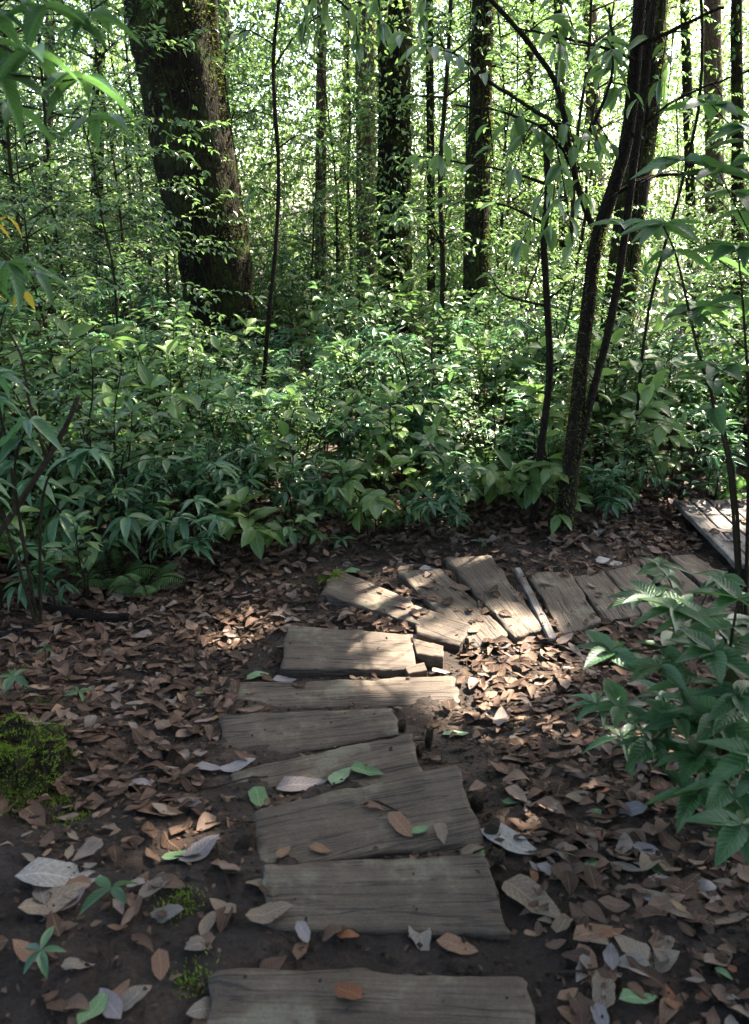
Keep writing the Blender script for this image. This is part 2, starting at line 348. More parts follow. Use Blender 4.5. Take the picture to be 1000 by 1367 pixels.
def plank(parent, name, quad_px, lift, mat, label=None, th=.055, tilt=0.0, seed=0, world=None, rag=.006):
    """quad_px: far-left, far-right, near-right, near-left seen corners; the plank lies level at the soil height of its middle"""
    rr = np.random.default_rng(seed + 100)
    if world is None:
        c = gp(sum(q[0] for q in quad_px) / 4, sum(q[1] for q in quad_px) / 4, lift); zt = c[2]
        W = []
        for q in quad_px:
            d = ray(*q); t = (zt - CAMZ) / d[2]; W.append(d * t + [0, 0, CAMZ])
        W = np.array(W)
    else: W = np.array(world, float); zt = W[0][2]
    ctr = W.mean(axis=0)
    e0 = (W[1] - W[0]) + (W[2] - W[3]); e1 = (W[0] - W[3]) + (W[1] - W[2])
    lenx = np.linalg.norm(e0) > np.linalg.norm(e1)
    ax = e0 if lenx else e1
    ang = math.atan2(ax[1], ax[0]); ca, sa = math.cos(-ang), math.sin(-ang)
    loc = np.array([((p - ctr)[0] * ca - (p - ctr)[1] * sa, (p - ctr)[0] * sa + (p - ctr)[1] * ca, 0) for p in W])
    if not lenx: loc = loc[[3, 0, 1, 2]]     # so that 0->1 runs along x
    nx, ny = 30, 9
    us = np.concatenate([[0, .012], np.linspace(.035, .965, nx - 4), [.988, 1]]); vs = np.concatenate([[0, .03], np.linspace(.09, .91, ny - 4), [.97, 1]])
    V = np.zeros((nx, ny, 3)); o1, o2 = rr.uniform(0, 50, 2)
    for i, u in enumerate(us):
        for j, v in enumerate(vs):
            p = (loc[0] * (1 - u) + loc[1] * u) * (1 - v) + (loc[3] * (1 - u) + loc[2] * u) * v
            x, y = p[0], p[1]; eu = min(u, 1 - u); ev = min(v, 1 - v)
            z = .004 * n3(x * 3 + o1, y * 9 + o2) + .0022 * n3(x * 8 + o1, y * 60 + o2)
            if eu < .035: y *= 1 - .035 * (1 - eu / .035) ** 2 * (1 + n3(o1, u * 3))
            if ev == 0: y += rag * 1.3 * n3(x * 9 + o1, o2 + 7 * (v > .5)) + rag * .7 * n3(x * 31 + o1, o2 + 7 * (v > .5)); z -= .005
            if eu == 0: x += rag * 1.6 * n3(y * 18 + o2, o1 + 9 * (u > .5)) + rag * n3(y * 60 + o2, o1 + 9 * (u > .5)); z -= .006
            if n3(x * 7 + o1, y * 7 + o2, 4) > .35 and (ev < .05 or eu < .04): z -= .006
            V[i, j] = (x, y, z)
    top = V.reshape(-1, 3); idx = np.arange(nx * ny).reshape(nx, ny)
    F = [(idx[i, j], idx[i + 1, j], idx[i + 1, j + 1], idx[i, j + 1]) for i in range(nx - 1) for j in range(ny - 1)]
    rim = [idx[i, 0] for i in range(nx)] + [idx[nx - 1, j] for j in range(1, ny)] + [idx[i, ny - 1] for i in range(nx - 2, -1, -1)] + [idx[0, j] for j in range(ny - 2, 0, -1)]
    low = top[rim].copy(); low[:, 2] = -th; b0 = len(top)
    for k in range(len(rim)):
        k2 = (k + 1) % len(rim); F.append((rim[k], b0 + k, b0 + k2, rim[k2]))
    F = np.array(F)
    a, b = (loc[1] - loc[0]), (loc[3] - loc[0])
    if a[0] * b[1] - a[1] * b[0] < 0: F = F[:, ::-1]
    me = mesh_np(name, np.vstack([top, low]), F)
    try: me.shade_flat()
    except Exception: pass
    me.polygons.foreach_set('use_smooth', np.array([i < (nx - 1) * (ny - 1) for i in range(len(F))]))
    o = link(name, me, parent, mat); o.location = Vector(ctr) - parent.location; o.rotation_euler = (0, 0, ang)
    if label: o['label'] = label
    PLANKS.append(([(p[0], p[1]) for p in W], zt + .001)); return o
steps = thing('plank_steps', 'weathered timber plank steps set in soil, curving down to the right', 'steps', (0, 1.3, -.05))
WD = M['wood']
specs = [
    ([(288, 1290), (703, 1303), (722, 1460), (255, 1455)], .018, 'wide flat plank at the top of the steps', .06),
    ([(350, 1152), (648, 1138), (679, 1246), (356, 1240)], .018, 'plank step with a pale worn patch at its right half', .05),
    ([(338, 1082), (610, 1018), (650, 1128), (345, 1160)], .034, 'slanted thick plank step carrying orange leaves', .07),
    ([(308, 1030), (551, 976), (566, 1040), (318, 1092)], .014, 'sunken plank step with a large lavender leaf on it', .05),
    ([(294, 953), (524, 944), (534, 978), (296, 1024)], .026, 'plank step with a pale blotch at its left end', .05),
    ([(306, 912), (608, 902), (616, 938), (298, 949)], .015, 'long thin plank step with sun on its right end', .04),
    ([(384, 834), (546, 846), (558, 893), (374, 892)], .062, 'raised thick plank with a split corner, half in sun', .065)]
for i, (q, lf, lb, th) in enumerate(specs): plank(steps, 'plank', q, lf, WD, lb, th, seed=i, rag=.011)
turn = [
    ([(448, 758), (549, 800), (562, 834), (428, 792)], .045, 'wood', 'mossy broken slab of timber where the steps turn, in sun'),
    ([(552, 806), (628, 832), (614, 862), (556, 846)], .040, 'wood', 'short broken plank end with a rounded tip'),
    ([(530, 762), (588, 758), (680, 845), (632, 864)], .030, 'wood', None),
    ([(594, 744), (655, 740), (727, 839), (688, 850)], .045, 'wood', 'straight bare plank with sunlit near end beside the thin batten'),
    ([(702, 762), (762, 764), (802, 829), (750, 848)], .028, 'wood', None),
    ([(764, 770), (806, 762), (858, 820), (808, 830)], .026, 'wood', None),
    ([(808, 762), (849, 752), (903, 806), (862, 824)], .035, 'wood', None),
    ([(850, 747), (888, 744), (935, 785), (905, 803)], .030, 'wood', None),
    ([(893, 742), (925, 740), (975, 772), (942, 785)], .030, 'wood', None)]
for i, (q, lf, mk, lb) in enumerate(turn): plank(steps, 'plank', q, lf, M['woodmoss'] if mk == 'mossy' else WD, lb, .05, seed=20 + i, rag=.010)
plank(steps, 'batten', [(686, 757), (694, 756), (743, 849), (733, 852)], .055, M['deck'], 'thin split batten lying between two radial planks', .02, seed=40, rag=.003)
plank(steps, 'block', [(551, 850), (592, 862), (592, 876), (556, 872)], .07, WD, 'small squared timber block with sunlit face propping the raised plank', .07, seed=41, rag=.003)
plank(steps, 'wedge', [(540, 890), (566, 884), (570, 893), (545, 899)], .05, WD, None, .05, seed=42, rag=.003)
def stake(px, py, hgt, rad, lean, mat='twig', seed=0):
    b = gp(px, py); b[2] = H(b[0], b[1]) - .05; rr = np.random.default_rng(seed + 300)
    pts = np.array([b + np.array([lean[0], lean[1], 1]) * t for t in np.linspace(0, hgt + .05, 7)])
    V, F = tubes_geo([(pts, rad * (1 + rr.uniform(-.12, .12, 7)))], 9)
    top = V[:, 2] > b[2] + hgt * .98; V[top, 2] += rr.uniform(-.012, .012, top.sum()); V[:, :2] += rr.uniform(-.0025, .0025, (len(V), 2))
    o = link('stake', mesh_np('stake', V - b, F, False), steps, M[mat]); o.location = Vector(b) - steps.location
for i, a in enumerate([(571, 997, .075, .013, (.05, 0)), (628, 1078, .055, .020, (.25, -.1)), (537, 976, .035, .015, (0, 0)), (646, 1118, .05, .018, (.3, 0)), (655, 1150, .04, .020, (.2, 0)),
                       (564, 1010, .03, .012, (-.2, 0)), (617, 872, .05, .010, (.15, 0)), (626, 868, .06, .009, (-.1, 0)), (330, 1128, .045, .025, (0, 0)), (664, 1180, .02, .014, (.2, 0))]): stake(*a, seed=i)

# boardwalk platform on the right: boards running towards the viewer on two bearers
bw = thing('boardwalk', 'grey slatted wooden boardwalk section beyond the plank turn, strewn with leaves', 'boardwalk', (2.0, 4.1, -.33))
c0 = at(903, 671, 4.95); zt = -.27
x0 = 2.0
for i in range(13):
    a = x0 + i * .115; y1, y2 = 4.98 + .02 * math.sin(i * 2.1) + i * .005, 3.98 + .03 * math.sin(i * 1.3) - i * .01
    plank(bw, 'board', None, 0, M['deck'], None, .03, seed=60 + i, world=[(a, y1, zt), (a + .103, y1, zt), (a + .103, y2, zt), (a, y2, zt)], rag=.004)
for yb in (4.75, 4.2):
    plank(bw, 'bearer', None, 0, M['barkdark'], None, .10, seed=80, world=[(x0 + .02, yb + .04, zt - .033), (x0 + 1.5, yb + .04, zt - .033), (x0 + 1.5, yb - .04, zt - .033), (x0 + .02, yb - .04, zt - .033)], rag=.004)
    PLANKS.pop()

# ------------------------------------------------------------------ fallen leaves
DT = []
for k_, (sh_, f_, d_, c_, tw_) in enumerate([('ellip', .12, .06, .0, .15), ('ovate', .18, .14, .05, -.25), ('ellip', -.18, -.10, .12, .25), ('lance', .22, .12, 0, .35), ('heart', .08, .06, .1, -.15), ('ellip', .22, .12, .15, .25), ('ovate', -.1, .14, .08, .25), ('ellip', .14, -.10, -.06, -.25)]):
    t_ = leaf_template(7, sh_, f_, d_, c_, 0, tw_); rq = np.random.default_rng(900 + k_); v_ = t_[0]
    v_[:, 0] *= 1 + rq.uniform(-.14, .08, len(v_)); v_[:, 1] += rq.uniform(-.012, .012, len(v_)); v_[:, 0] += .10 * np.sin(v_[:, 1] * rq.uniform(2, 4) + rq.uniform(0, 6)) * v_[:, 1]; v_[:, 2] = v_[:, 2] * .6 + .035 * np.sin(v_[:, 1] * 7 + k_) + rq.uniform(-.010, .010, len(v_))
    DT.append(t_)
_dl = {}
def dead_data(shape, colr, tint):
    k = (shape, colr, tint)
    if k not in _dl:
        me = leaf_mesh('fallen_leaf', DT[shape], np.array([[0, -.5, 0.]]), np.array([[0, 1., 0]]), np.array([[0, 0, 1.]]), [1.0], [.52 if shape != 3 else .36], [tint]); me.materials.append(M['dead_' + colr]); _dl[k] = me
    return _dl[k]
def slope_n(x, y, on):
    if on: return np.array([0, 0, 1.])
    e = .05; return nrm(np.array([-(base_h(x + e, y) - base_h(x - e, y)) / (2 * e), -(base_h(x, y + e) - base_h(x, y - e)) / (2 * e), 1.0]))
def put_leaf(x, y, L, az, colr, shape, label, group, tilt=.15, lift=.006):
    z, on = surf(x, y); n = slope_n(x, y, on) + rng.normal(0, tilt * (.35 if on else .6), 3) * [1, 1, 0]; n = nrm(n)
    d = np.array([math.sin(az), math.cos(az), 0]); d = nrm(d - n * d.dot(n))
    m = frames(d[None], n[None])[0]
    o = link('fallen_leaf', dead_data(shape, colr, round(float(U(0, 1)) * 3) / 3))
    from mathutils import Matrix
    o.matrix_world = Matrix([[*(m[0] * L), x], [*(m[1] * L), y], [*(m[2] * L), z + lift + .03 * L]] + [[0, 0, 0, 1]])
    return tag(o, label, 'leaf', group)
def leafpx(px, py, lpx, ang, colr, shape, label, group=None, tilt=.1):
    g = gp(px, py); z, on = surf(g[0], g[1]); d = ray(px, py); t = (z - CAMZ) / d[2]; x, y = d[0] * t, d[1] * t
    depth = y * cp + (CAMZ - z) * sp; L = lpx / FPX * depth * 1.12
    put_leaf(x, y, L, R(ang), colr, shape, label, group, tilt)
special = [   # px, py, length px, heading deg (0 = away from the viewer, 90 = right)
    (402, 1050, 62, 70, 'lavender', 0, 'large lavender dead leaf with sun on its tip, on a sunken plank'), (345, 1066, 46, 160, 'green', 0, 'grey green leaf standing at the left end of the slanted plank'),
    (535, 1103, 46, 140, 'orange', 0, 'orange brown dead leaf lying on the slanted plank'), (427, 1135, 28, 100, 'orange', 0, 'small tan orange leaf near the lower edge of the slanted plank'),
    (378, 1140, 26, 30, 'orange', 0, 'small upright orange leaf at the slanted plank left corner'), (498, 1078, 30, 110, 'orange', 3, 'slim orange leaf lying beside a bent twig on the slanted plank'),
    (590, 1115, 32, 170, 'tan', 1, 'tan leaf pointing at the right end of the slanted plank'), (560, 1110, 24, 60, 'green', 0, 'tiny pale green leaf touching the orange brown leaf'),
    (632, 1137, 34, 60, 'tan', 4, 'yellowish square leaf at the right end of the slanted plank'), (641, 1143, 24, 20, 'green', 0, 'small green leaf against the yellowish leaf'),
    (360, 1222, 58, 80, 'tan', 2, 'curled beige leaf on soil left of the pale patched plank'), (402, 1268, 36, 10, 'orange', 0, 'pointed orange leaf on soil above the top plank'),
    (405, 1246, 34, 150, 'lavender', 0, 'bluish purple leaf on soil behind the pointed orange leaf'), (560, 1252, 56, 175, 'grey', 4, 'grey heart shaped leaf hanging off the pale patched plank'),
    (465, 1251, 28, 90, 'rust', 4, 'small reddish round leaf on soil between two planks'), (490, 1031, 42, 100, 'green', 1, 'pale green leaf lying across the sunken plank'),
    (455, 1038, 40, 30, 'green', 1, 'torn greyish green leaf beside the large lavender leaf'), (489, 994, 28, 90, 'green', 0, 'small bright green leaf on the sunken plank far edge'),
    (680, 1126, 84, 130, 'white', 0, 'large silvery white leaf right of the slanted plank'), (712, 1204, 88, 135, 'tan', 1, 'large olive brown leaf right of the pale patched plank'),
    (932, 1216, 110, 100, 'tan', 0, 'large broad olive tan leaf under the right hand shrub'), (80, 1172, 100, 75, 'white', 0, 'large white upturned leaf with sun on it, on dark soil'),
    (75, 1205, 84, 60, 'tan', 2, 'beige curled leaf leaning on the large white leaf'), (187, 1050, 40, 80, 'lavender', 4, 'heart shaped lavender leaf on the soil'),
    (213, 1086, 58, 85, 'orange', 1, 'orange brown wide leaf on soil left of the steps'), (279, 1027, 40, 95, 'lavender', 0, 'bluish grey leaf at the left end of the blotched plank'),
    (318, 1026, 46, 70, 'lavender', 2, 'dark lavender curled leaf on the blotched plank corner'), (268, 1138, 60, 45, 'lavender', 2, 'purple grey folded leaf in a patch of sun left of the steps'),
    (238, 1146, 40, 70, 'green', 3, 'narrow fresh green leaf beside the purple folded leaf'), (300, 1156, 34, 85, 'orange', 0, 'little orange leaf on soil below the purple folded leaf'),
    (215, 1290, 44, 160, 'orange', 0, 'orange brown leaf on bare soil beside the top plank'), (181, 1335, 52, 40, 'grey', 4, 'grey leaf on bare soil near the frame edge'),
    (213, 1185, 60, 40, 'grey', 3, 'narrow grey leaf on soil beside a moss patch'), (280, 1233, 46, 15, 'tan', 3, 'thin dry beige leaf standing on bare soil'),
    (273, 1262, 50, 60, 'grey', 0, 'dull grey leaf on bare soil left of the pale patched plank'), (790, 1248, 54, 70, 'orange', 0, 'tan orange leaf in the litter right of the top plank'),
    (610, 1265, 52, 105, 'orange', 0, 'dusty pinkish tan leaf below the pale patched plank'), (785, 1290, 60, 170, 'orange', 3, 'long tan leaf pointing down in the litter'),
    (815, 1280, 40, 10, 'lavender', 0, 'small purple grey leaf in dark litter'), (850, 1335, 48, 80, 'green', 0, 'green leaf lying in dark litter under the shrub'),
    (732, 1165, 36, 140, 'lavender', 0, 'pale blue grey leaf beside the silvery white leaf'), (690, 1075, 36, 95, 'green', 3, 'narrow green leaf right of the slanted plank'),
    (660, 960, 36, 150, 'white', 3, 'white narrow leaf in sunlit litter right of the steps'), (608, 980, 34, 70, 'green', 0, 'minty green leaf beside a standing stake'),
    (275, 925, 34, 35, 'green', 3, 'pale green slim leaf left of the long thin plank'), (345, 905, 30, 60, 'green', 4, 'pale olive leaf on soil at the left of the long thin plank'),
    (379, 898, 30, 80, 'lavender', 0, 'lavender leaf against the left end of the raised plank'), (575, 763, 30, 95, 'white', 0, 'bright white leaf between two radial planks'),
    (478, 765, 34, 90, 'green', 0, 'blue green leaf on the mossy broken slab'), (812, 752, 36, 90, 'white', 0, 'white leaf on soil behind the radial planks'),
    (797, 712, 26, 10, 'white', 5, 'white crumpled leaf at the foot of the twin stemmed tree'), (403, 756, 26, 95, 'lavender', 0, 'blue grey leaf in litter left of the mossy slab'),
    (170, 725, 40, 60, 'orange', 0, 'yellow brown leaf caught below the glossy left hand shrub'), (70, 803, 50, 95, 'grey', 0, 'large grey leaf lying on the rotten log')]
for s in special: leafpx(*s)

def litter_density(x, y):
    if y < .75: return 0
    pxc = 0.0 if y < 2 else -.12
    if y < 3.3:
        left, right = -.52 + pxc * .5, .42
        if left < x < right: return .10
        if x <= left:
            d = left - x
            return (.32 if y < 1.9 else .75) if d < .6 else (.45 if y < 1.8 else .85)
        return 1.0 if x < 1.5 else .9
    if y < 5.1:
        if x < -.45: return .9
        if x < 2.1 and y < 4.45: return .30 if y > 3.55 else .8
        return 1.0
    return .55
WHERE = lambda x, y, on: ('on a bare plank' if on else 'on bare soil left of the plank steps' if x < -.3 and y < 1.9 else 'in leaf litter left of the plank steps' if x < -.3 and y < 3.4 else
                          'in leaf litter right of the plank steps' if y < 3.3 else 'in leaf litter around the plank turn')
cand = []
while len(cand) < 14500:
    x, y = float(U(-3.2, 3.6)), float(.75 + 5.2 * U(0, 1) ** .8)
    if abs(x) > .55 * (y + .7) + .35: continue
    if U(0, 1) < litter_density(x, y):
        on = any(in_quad(x, y, Q) for Q, _ in PLANKS)
        if on and U(0, 1) > .10: continue
        cand.append((x, y, on))
# individual leaves: the nearest and largest ones
order = sorted([c for c in cand if abs(c[0]) < .47 * (c[1] * cp + 1.8 * sp) and c[1] > .95], key=lambda c: c[1] + .9 * random.random())
cols = ['brown', 'brown', 'tan', 'tan', 'orange', 'lavender', 'grey', 'rust', 'green']
cw = np.array([.32, .17, .12, .07, .09, .045, .09, .08, .025]); cw = cw / cw.sum()
NM = {'brown': 'dark brown', 'tan': 'beige tan', 'orange': 'orange brown', 'lavender': 'pale lavender', 'grey': 'dull grey', 'rust': 'rusty red', 'green': 'faded green'}
SHN = ['flat oval', 'broad', 'upcurled', 'narrow', 'heart shaped', 'folded', 'arched', 'twisted']
pick = order[:245]; used = set(id(c) for c in pick)
for x, y, on in pick:
    c = cols[rng.choice(len(cols), p=cw)]; wh = WHERE(x, y, on)
    sh, ln = int(rng.integers(0, 8)), float(.035 + .075 * U(0, 1) ** 1.2); nm = ('small ' if ln < .062 else 'large ' if ln > .080 else '') + NM[c] + ' ' + SHN[sh]
    put_leaf(x, y, ln, float(U(0, 6.28)), c, sh, f'{nm} dead leaf lying {wh}', f'{nm} dead leaves {wh}', .28, .008)
rest = [c for c in cand if id(c) not in used]
for ti in range(4):
    sub = rest[ti::4]; P, D, Nn, L, T = [], [], [], [], []
    for x, y, on in sub:
        z, o2 = surf(x, y); n = nrm(slope_n(x, y, o2) + rng.normal(0, .05 if o2 else .15, 3) * [1, 1, .2]); a = U(0, 6.28); d = np.array([math.sin(a), math.cos(a), 0]); d = d - n * d.dot(n)
        l = .03 + .085 * U(0, 1) ** 1.4; P.append((x - d[0] * l / 2, y - d[1] * l / 2, z + U(.004, .010 if o2 else .026))); D.append(d); Nn.append(n); L.append(l); T.append(U(0, 1))
    me = leaf_mesh('leaf_litter', DT[[1, 2, 5, 7][ti]], np.array(P), np.array(D), np.array(Nn), np.array(L), U(.32, .62, len(P)), T)
    o = link('leaf_litter', me, mat=M['litter'])
    tag(o, ['bed of small flat brown dead leaves covering the soil', 'bed of small upturned brown dead leaves covering the soil', 'bed of small folded dry dead leaves covering the soil', 'bed of small twisted dry dead leaves covering the soil'][ti], 'leaf litter', None, 'stuff')
P, L = [], []
for i in range(18000):
    x, y = U(-2.2, 2.6), .8 + 4.4 * U(0, 1) ** .9; z, on = surf(x, y)
    if (on and U(0, 1) > .06) or U(0, 1) > .35 + litter_density(x, y): continue
    P.append((x, y, z + U(.002, .012))); L.append(U(.006, .028))
m_ = len(P); a_ = U(0, 6.28, m_)
tag(link('leaf_fragments', leaf_mesh('leaf_fragments', TM['lo'], np.array(P), np.stack([np.cos(a_), np.sin(a_), rng.normal(0, .25, m_)], 1), rng.normal(0, .35, (m_, 3)) + [0, 0, 1], np.array(L), U(.35, 1.0, m_), U(0, .75, m_)), mat=M['litter']), 'tiny broken bits of dead leaf over soil and planks', 'leaf litter', None, 'stuff')
# twigs and soil crumbs
tw = []
for i in range(420):
    x, y = U(-2.4, 2.6), U(.9, 5.2); 
    if any(in_quad(x, y, Q) for Q, _ in PLANKS): continue
    a, l = U(0, 6.28), U(.04, .22); pts = []
    for t in np.linspace(-.5, .5, 5):
        xx, yy = x + math.cos(a) * l * t + U(-.006, .006), y + math.sin(a) * l * t + U(-.006, .006); pts.append((xx, yy, H(xx, yy) + U(.004, .014)))
    tw.append((pts, U(.0012, .0035)))
tag(link('twig_litter', tube_mesh('twig_litter', tw, 5), mat=M['twig']), 'thin dry twigs strewn through the dead leaves', 'twigs', None, 'stuff')
oct_ = np.array([(1, 0, 0), (-1, 0, 0), (0, 1, 0), (0, -1, 0), (0, 0, 1), (0, 0, -1)], float); of = np.array([(0, 2, 4), (2, 1, 4), (1, 3, 4), (3, 0, 4), (2, 0, 5), (1, 2, 5), (3, 1, 5), (0, 3, 5)])
cv, cf = [], []
for i in range(9000):
    x = U(-1.6, 1.7); y = .8 + 3.6 * U(0, 1) ** 1.3
    z, on = surf(x, y)
    if on and U(0, 1) > .12: continue
    r = .0025 + .010 * U(0, 1) ** 3
    if on: r *= .45
    cv.append(oct_ * (r * rng.uniform(.6, 1.3, (6, 1))) + [x, y, z + r * .3]); cf.append(of + 6 * len(cf))
tag(link('soil_crumbs', mesh_np('soil_crumbs', np.vstack(cv), np.vstack(cf), False), mat=M['soil']), 'crumbs of dark soil scattered along the path', 'soil', None, 'stuff')
cv, cf = [], []
for i in range(1500):
    x = U(-1.6, 1.5); y = .85 + 3.2 * U(0, 1) ** 1.2; z, on = surf(x, y); r = .0015 + .006 * U(0, 1) ** 3
    if on: continue
    cv.append(oct_ * (r * rng.uniform(.6, 1.3, (6, 1))) + [x, y, z + r * .35]); cf.append(of + 6 * len(cf))
tag(link('grit', mesh_np('grit', np.vstack(cv), np.vstack(cf), False), mat=M['twig']), 'pale grit and tiny stones in the soil beside the planks', 'grit', None, 'stuff')
bt = at(505, 1063, 2.0); pts = [gp(x, y, .085) for x, y in ((485, 1064), (500, 1060), (520, 1066), (540, 1074))]
for p in pts: p[2] = surf(p[0], p[1])[0] + .006
tag(link('twig', tube_mesh('twig', [(smooth_path(pts, 8), .004)], 6), mat=M['twig']), 'bent twig lying on the slanted plank', 'twig')

# ------------------------------------------------------------------ plants
TAU = 2 * math.pi
UPV = np.array([0, 0, 1.])
class LV:
    def __init__(s): s.P, s.D, s.N, s.L, s.W, s.T = [], [], [], [], [], []
    def add(s, p, d, n, l, w, t=None):
        s.P.append(p); s.D.append(d); s.N.append(n); s.L.append(l); s.W.append(w); s.T.append(float(U(0, 1)) if t is None else t)
    def mesh(s, name, tm): return leaf_mesh(name, tm, np.array(s.P), np.array(s.D), np.array(s.N), np.array(s.L), np.array(s.W), np.array(s.T))
def leaves_along(lv, pts, spacing, l0, l1, wf, start=.3, elev=(-.35, .35), opposite=False, tipn=3):
    pts = np.asarray(pts); seg = np.linalg.norm(np.diff(pts, axis=0), axis=1); cum = np.concatenate([[0], np.cumsum(seg)]); tot = cum[-1]
    s = tot * start; k = 0; ph = U(0, TAU)
    tang = nrm(pts[-1] - pts[-2])
    while s < tot:
        p = np.array([np.interp(s, cum, pts[:, i]) for i in range(3)]); i = min(np.searchsorted(cum, s), len(pts) - 1)
        tg = nrm(pts[i] - pts[i - 1]); side = np.cross(tg, UPV)
        if np.linalg.norm(side) < .35: side = np.array([math.cos(ph + k * 2.4), math.sin(ph + k * 2.4), 0])
        else: side = nrm(side) * (1 if k % 2 else -1)
        for sg in ((1, -1) if opposite else (1,)):
            d = side * sg + tg * U(.2, .9) + UPV * U(*elev); n = UPV + rng.normal(0, .3, 3)
            lv.add(p, d, n, U(l0, l1), U(*wf))
        s += spacing * U(.7, 1.3); k += 1
    for j in range(tipn):
        a = ph + j * TAU / max(1, tipn); d = tang * .8 + np.array([math.cos(a), math.sin(a), 0]) * .8 + UPV * U(*elev); lv.add(pts[-1], d, UPV + rng.normal(0, .25, 3), U(l0, l1), U(*wf))
def whorl(lv, p, n, l0, l1, wf, elev=(-.25, .25), up=None):
    a0 = U(0, TAU)
    for j in range(n):
        a = a0 + j * TAU / n + U(-.2, .2); d = np.array([math.cos(a), math.sin(a), U(*elev)])
        lv.add(p, d, UPV + rng.normal(0, .18, 3), U(l0, l1), U(*wf))
def gen_shrub(Ht, nst, kind):
    tubes, lv = [], LV()
    for s in range(nst):
        a = U(0, TAU); b = np.array([math.cos(a), math.sin(a), 0]) * U(.01, .07); lean = U(.1, .45); h = Ht * U(.6, 1.0)
        pts = [b + np.array([0, 0, -.05])]
        for t in np.linspace(.2, 1, 5): pts.append(b + np.array([math.cos(a), math.sin(a), 0]) * lean * h * t ** 1.4 + np.array([U(-.03, .03), U(-.03, .03), h * t]))
        pts = smooth_path(pts, 9); r0 = .004 + .005 * Ht; tubes.append((pts, np.linspace(r0, r0 * .35, 9)))
        paths = [pts]
        for k in range(int(U(2, 5))):
            i = int(U(3, 8)); a2 = U(0, TAU); l = h * U(.22, .45); d = np.array([math.cos(a2), math.sin(a2), U(.15, .8)])
            bp = np.array([pts[i], pts[i] + d * l * .5 + [0, 0, .02], pts[i] + d * l + [0, 0, -.02]]); bp = smooth_path(bp, 5); tubes.append((bp, np.linspace(r0 * .5, r0 * .2, 5))); paths.append(bp)
        for j, p in enumerate(paths):
            st = .35 if j == 0 else .15
            if kind == 'broad': leaves_along(lv, p, .048, .05, .105, (.40, .56), st)
            elif kind == 'long': leaves_along(lv, p, .058, .065, .14, (.24, .36), st, (-.5, .25), True)
            elif kind == 'small': leaves_along(lv, p, .036, .035, .07, (.42, .55), st)
            elif kind == 'large': leaves_along(lv, p, .085, .11, .19, (.42, .58), st, (-.5, .2))
            elif kind == 'whorl':
                whorl(lv, p[-1], int(U(6, 10)), .08, .145, (.22, .32), (-.35, .2))
                if j == 0 or U(0, 1) < .5: whorl(lv, p[len(p) * 2 // 3], 6, .07, .125, (.24, .34), (-.4, .1))
    return tubes, lv
def gen_fern(n, l):
    tubes, lv = [], LV()
    for k in range(n):
        a = TAU * k / n + U(-.3, .3); L = l * U(.7, 1.1); dirv = np.array([math.cos(a), math.sin(a), 0]); pts = []
        for t in np.linspace(0, 1, 12): pts.append(dirv * L * .85 * t + UPV * (L * (1.35 * t - .95 * t * t) * .9 - .02))
        pts = np.array(pts); tubes.append((pts, np.linspace(.004, .001, 12)))
        side = np.array([-math.sin(a), math.cos(a), 0])
        for i, t in enumerate(np.linspace(.16, .98, 19)):
            p = np.array([np.interp(t, np.linspace(0, 1, 12), pts[:, c]) for c in range(3)]); ll = L * .30 * math.sin(math.pi * (t * .86 + .12)) ** .8
            for sg in (1, -1): lv.add(p, side * sg + dirv * .35 + UPV * -.12, UPV + rng.normal(0, .1, 3), max(.015, ll), .13, .3 + .5 * U(0, 1))
    return tubes, lv
def build_proto(tubes, lv, tm, sides=5): return tube_mesh('stem', tubes, sides), lv.mesh('foliage', tm)
KM = {'large': 'large', 'broad': 'broad', 'long': 'long', 'small': 'broad', 'whorl': 'long', 'fern': 'fern'}
def place_proto(name, pr, kind, label, cat, group, x, y, rz, sc):
    root = thing(name, label, cat, (x, y, H(x, y)), group, rz, sc)
    link('stem', pr[0], root); f = link('foliage', pr[1], root, kind='stuff')
    return root
_ll = {}
def leaf_data(tmk, matk, ti, wf):
    k = (tmk, matk, ti, wf)
    if k not in _ll:
        me = leaf_mesh('leaf', TM[tmk], np.array([[0, 0, 0.]]), np.array([[0, 1., 0]]), np.array([[0, 0, 1.]]), [1.], [wf], [ti]); me.materials.append(M[matk]); _ll[k] = me
    return _ll[k]
from mathutils import Matrix
def leaf_children(root, lv, tmk, matk, origin=np.zeros(3), name='leaf', tq=5):
    Mx = frames(np.array(lv.D), np.array(lv.N))
    for i in range(len(lv.P)):
        o = link(name, leaf_data(tmk, matk, round(lv.T[i] * tq) / tq, round(lv.W[i] * 20) / 20), root)
        m = Mx[i] * lv.L[i]; p = np.asarray(lv.P[i]) - origin
        o.matrix_basis = Matrix([[*m[0], p[0]], [*m[1], p[1]], [*m[2], p[2]], [0, 0, 0, 1]])

LM = [(-2.05, 10.2, 'big leaning tree'), (1.2, 9.0, 'slim mossy trunk'), (1.15, 4.75, 'twin stemmed tree'), (.95, 4.85, 'thin cut pole'), (-1.0, 7.0, 'thin bare sapling'), (2.35, 7.6, 'thick mossy trunk'), (2.5, 4.7, 'boardwalk'),
      (-1.6, 3.5, 'forked dead branch'), (-.1, 4.0, 'mossy broken slab'), (.5, 4.3, 'straight bare plank'), (.35, 13, 'dark broad trunk'), (-.15, 15, 'reddish trunk'), (-1.5, 3.8, 'glossy shrub'), (-5.5, 14, 'thin brown trunk')]
def near_what(x, y):
    lx, ly, nm = min(LM, key=lambda l: (x - l[0]) ** 2 + .5 * (y - l[1]) ** 2); dx, dy = x - lx, y - ly; far = 'well ' if math.hypot(dx, dy) > 1.5 else 'just '
    return far + (('behind' if dy > 0 else 'in front of') if abs(dy) > abs(dx) else ('right of' if dx > 0 else 'left of')) + ' the ' + nm
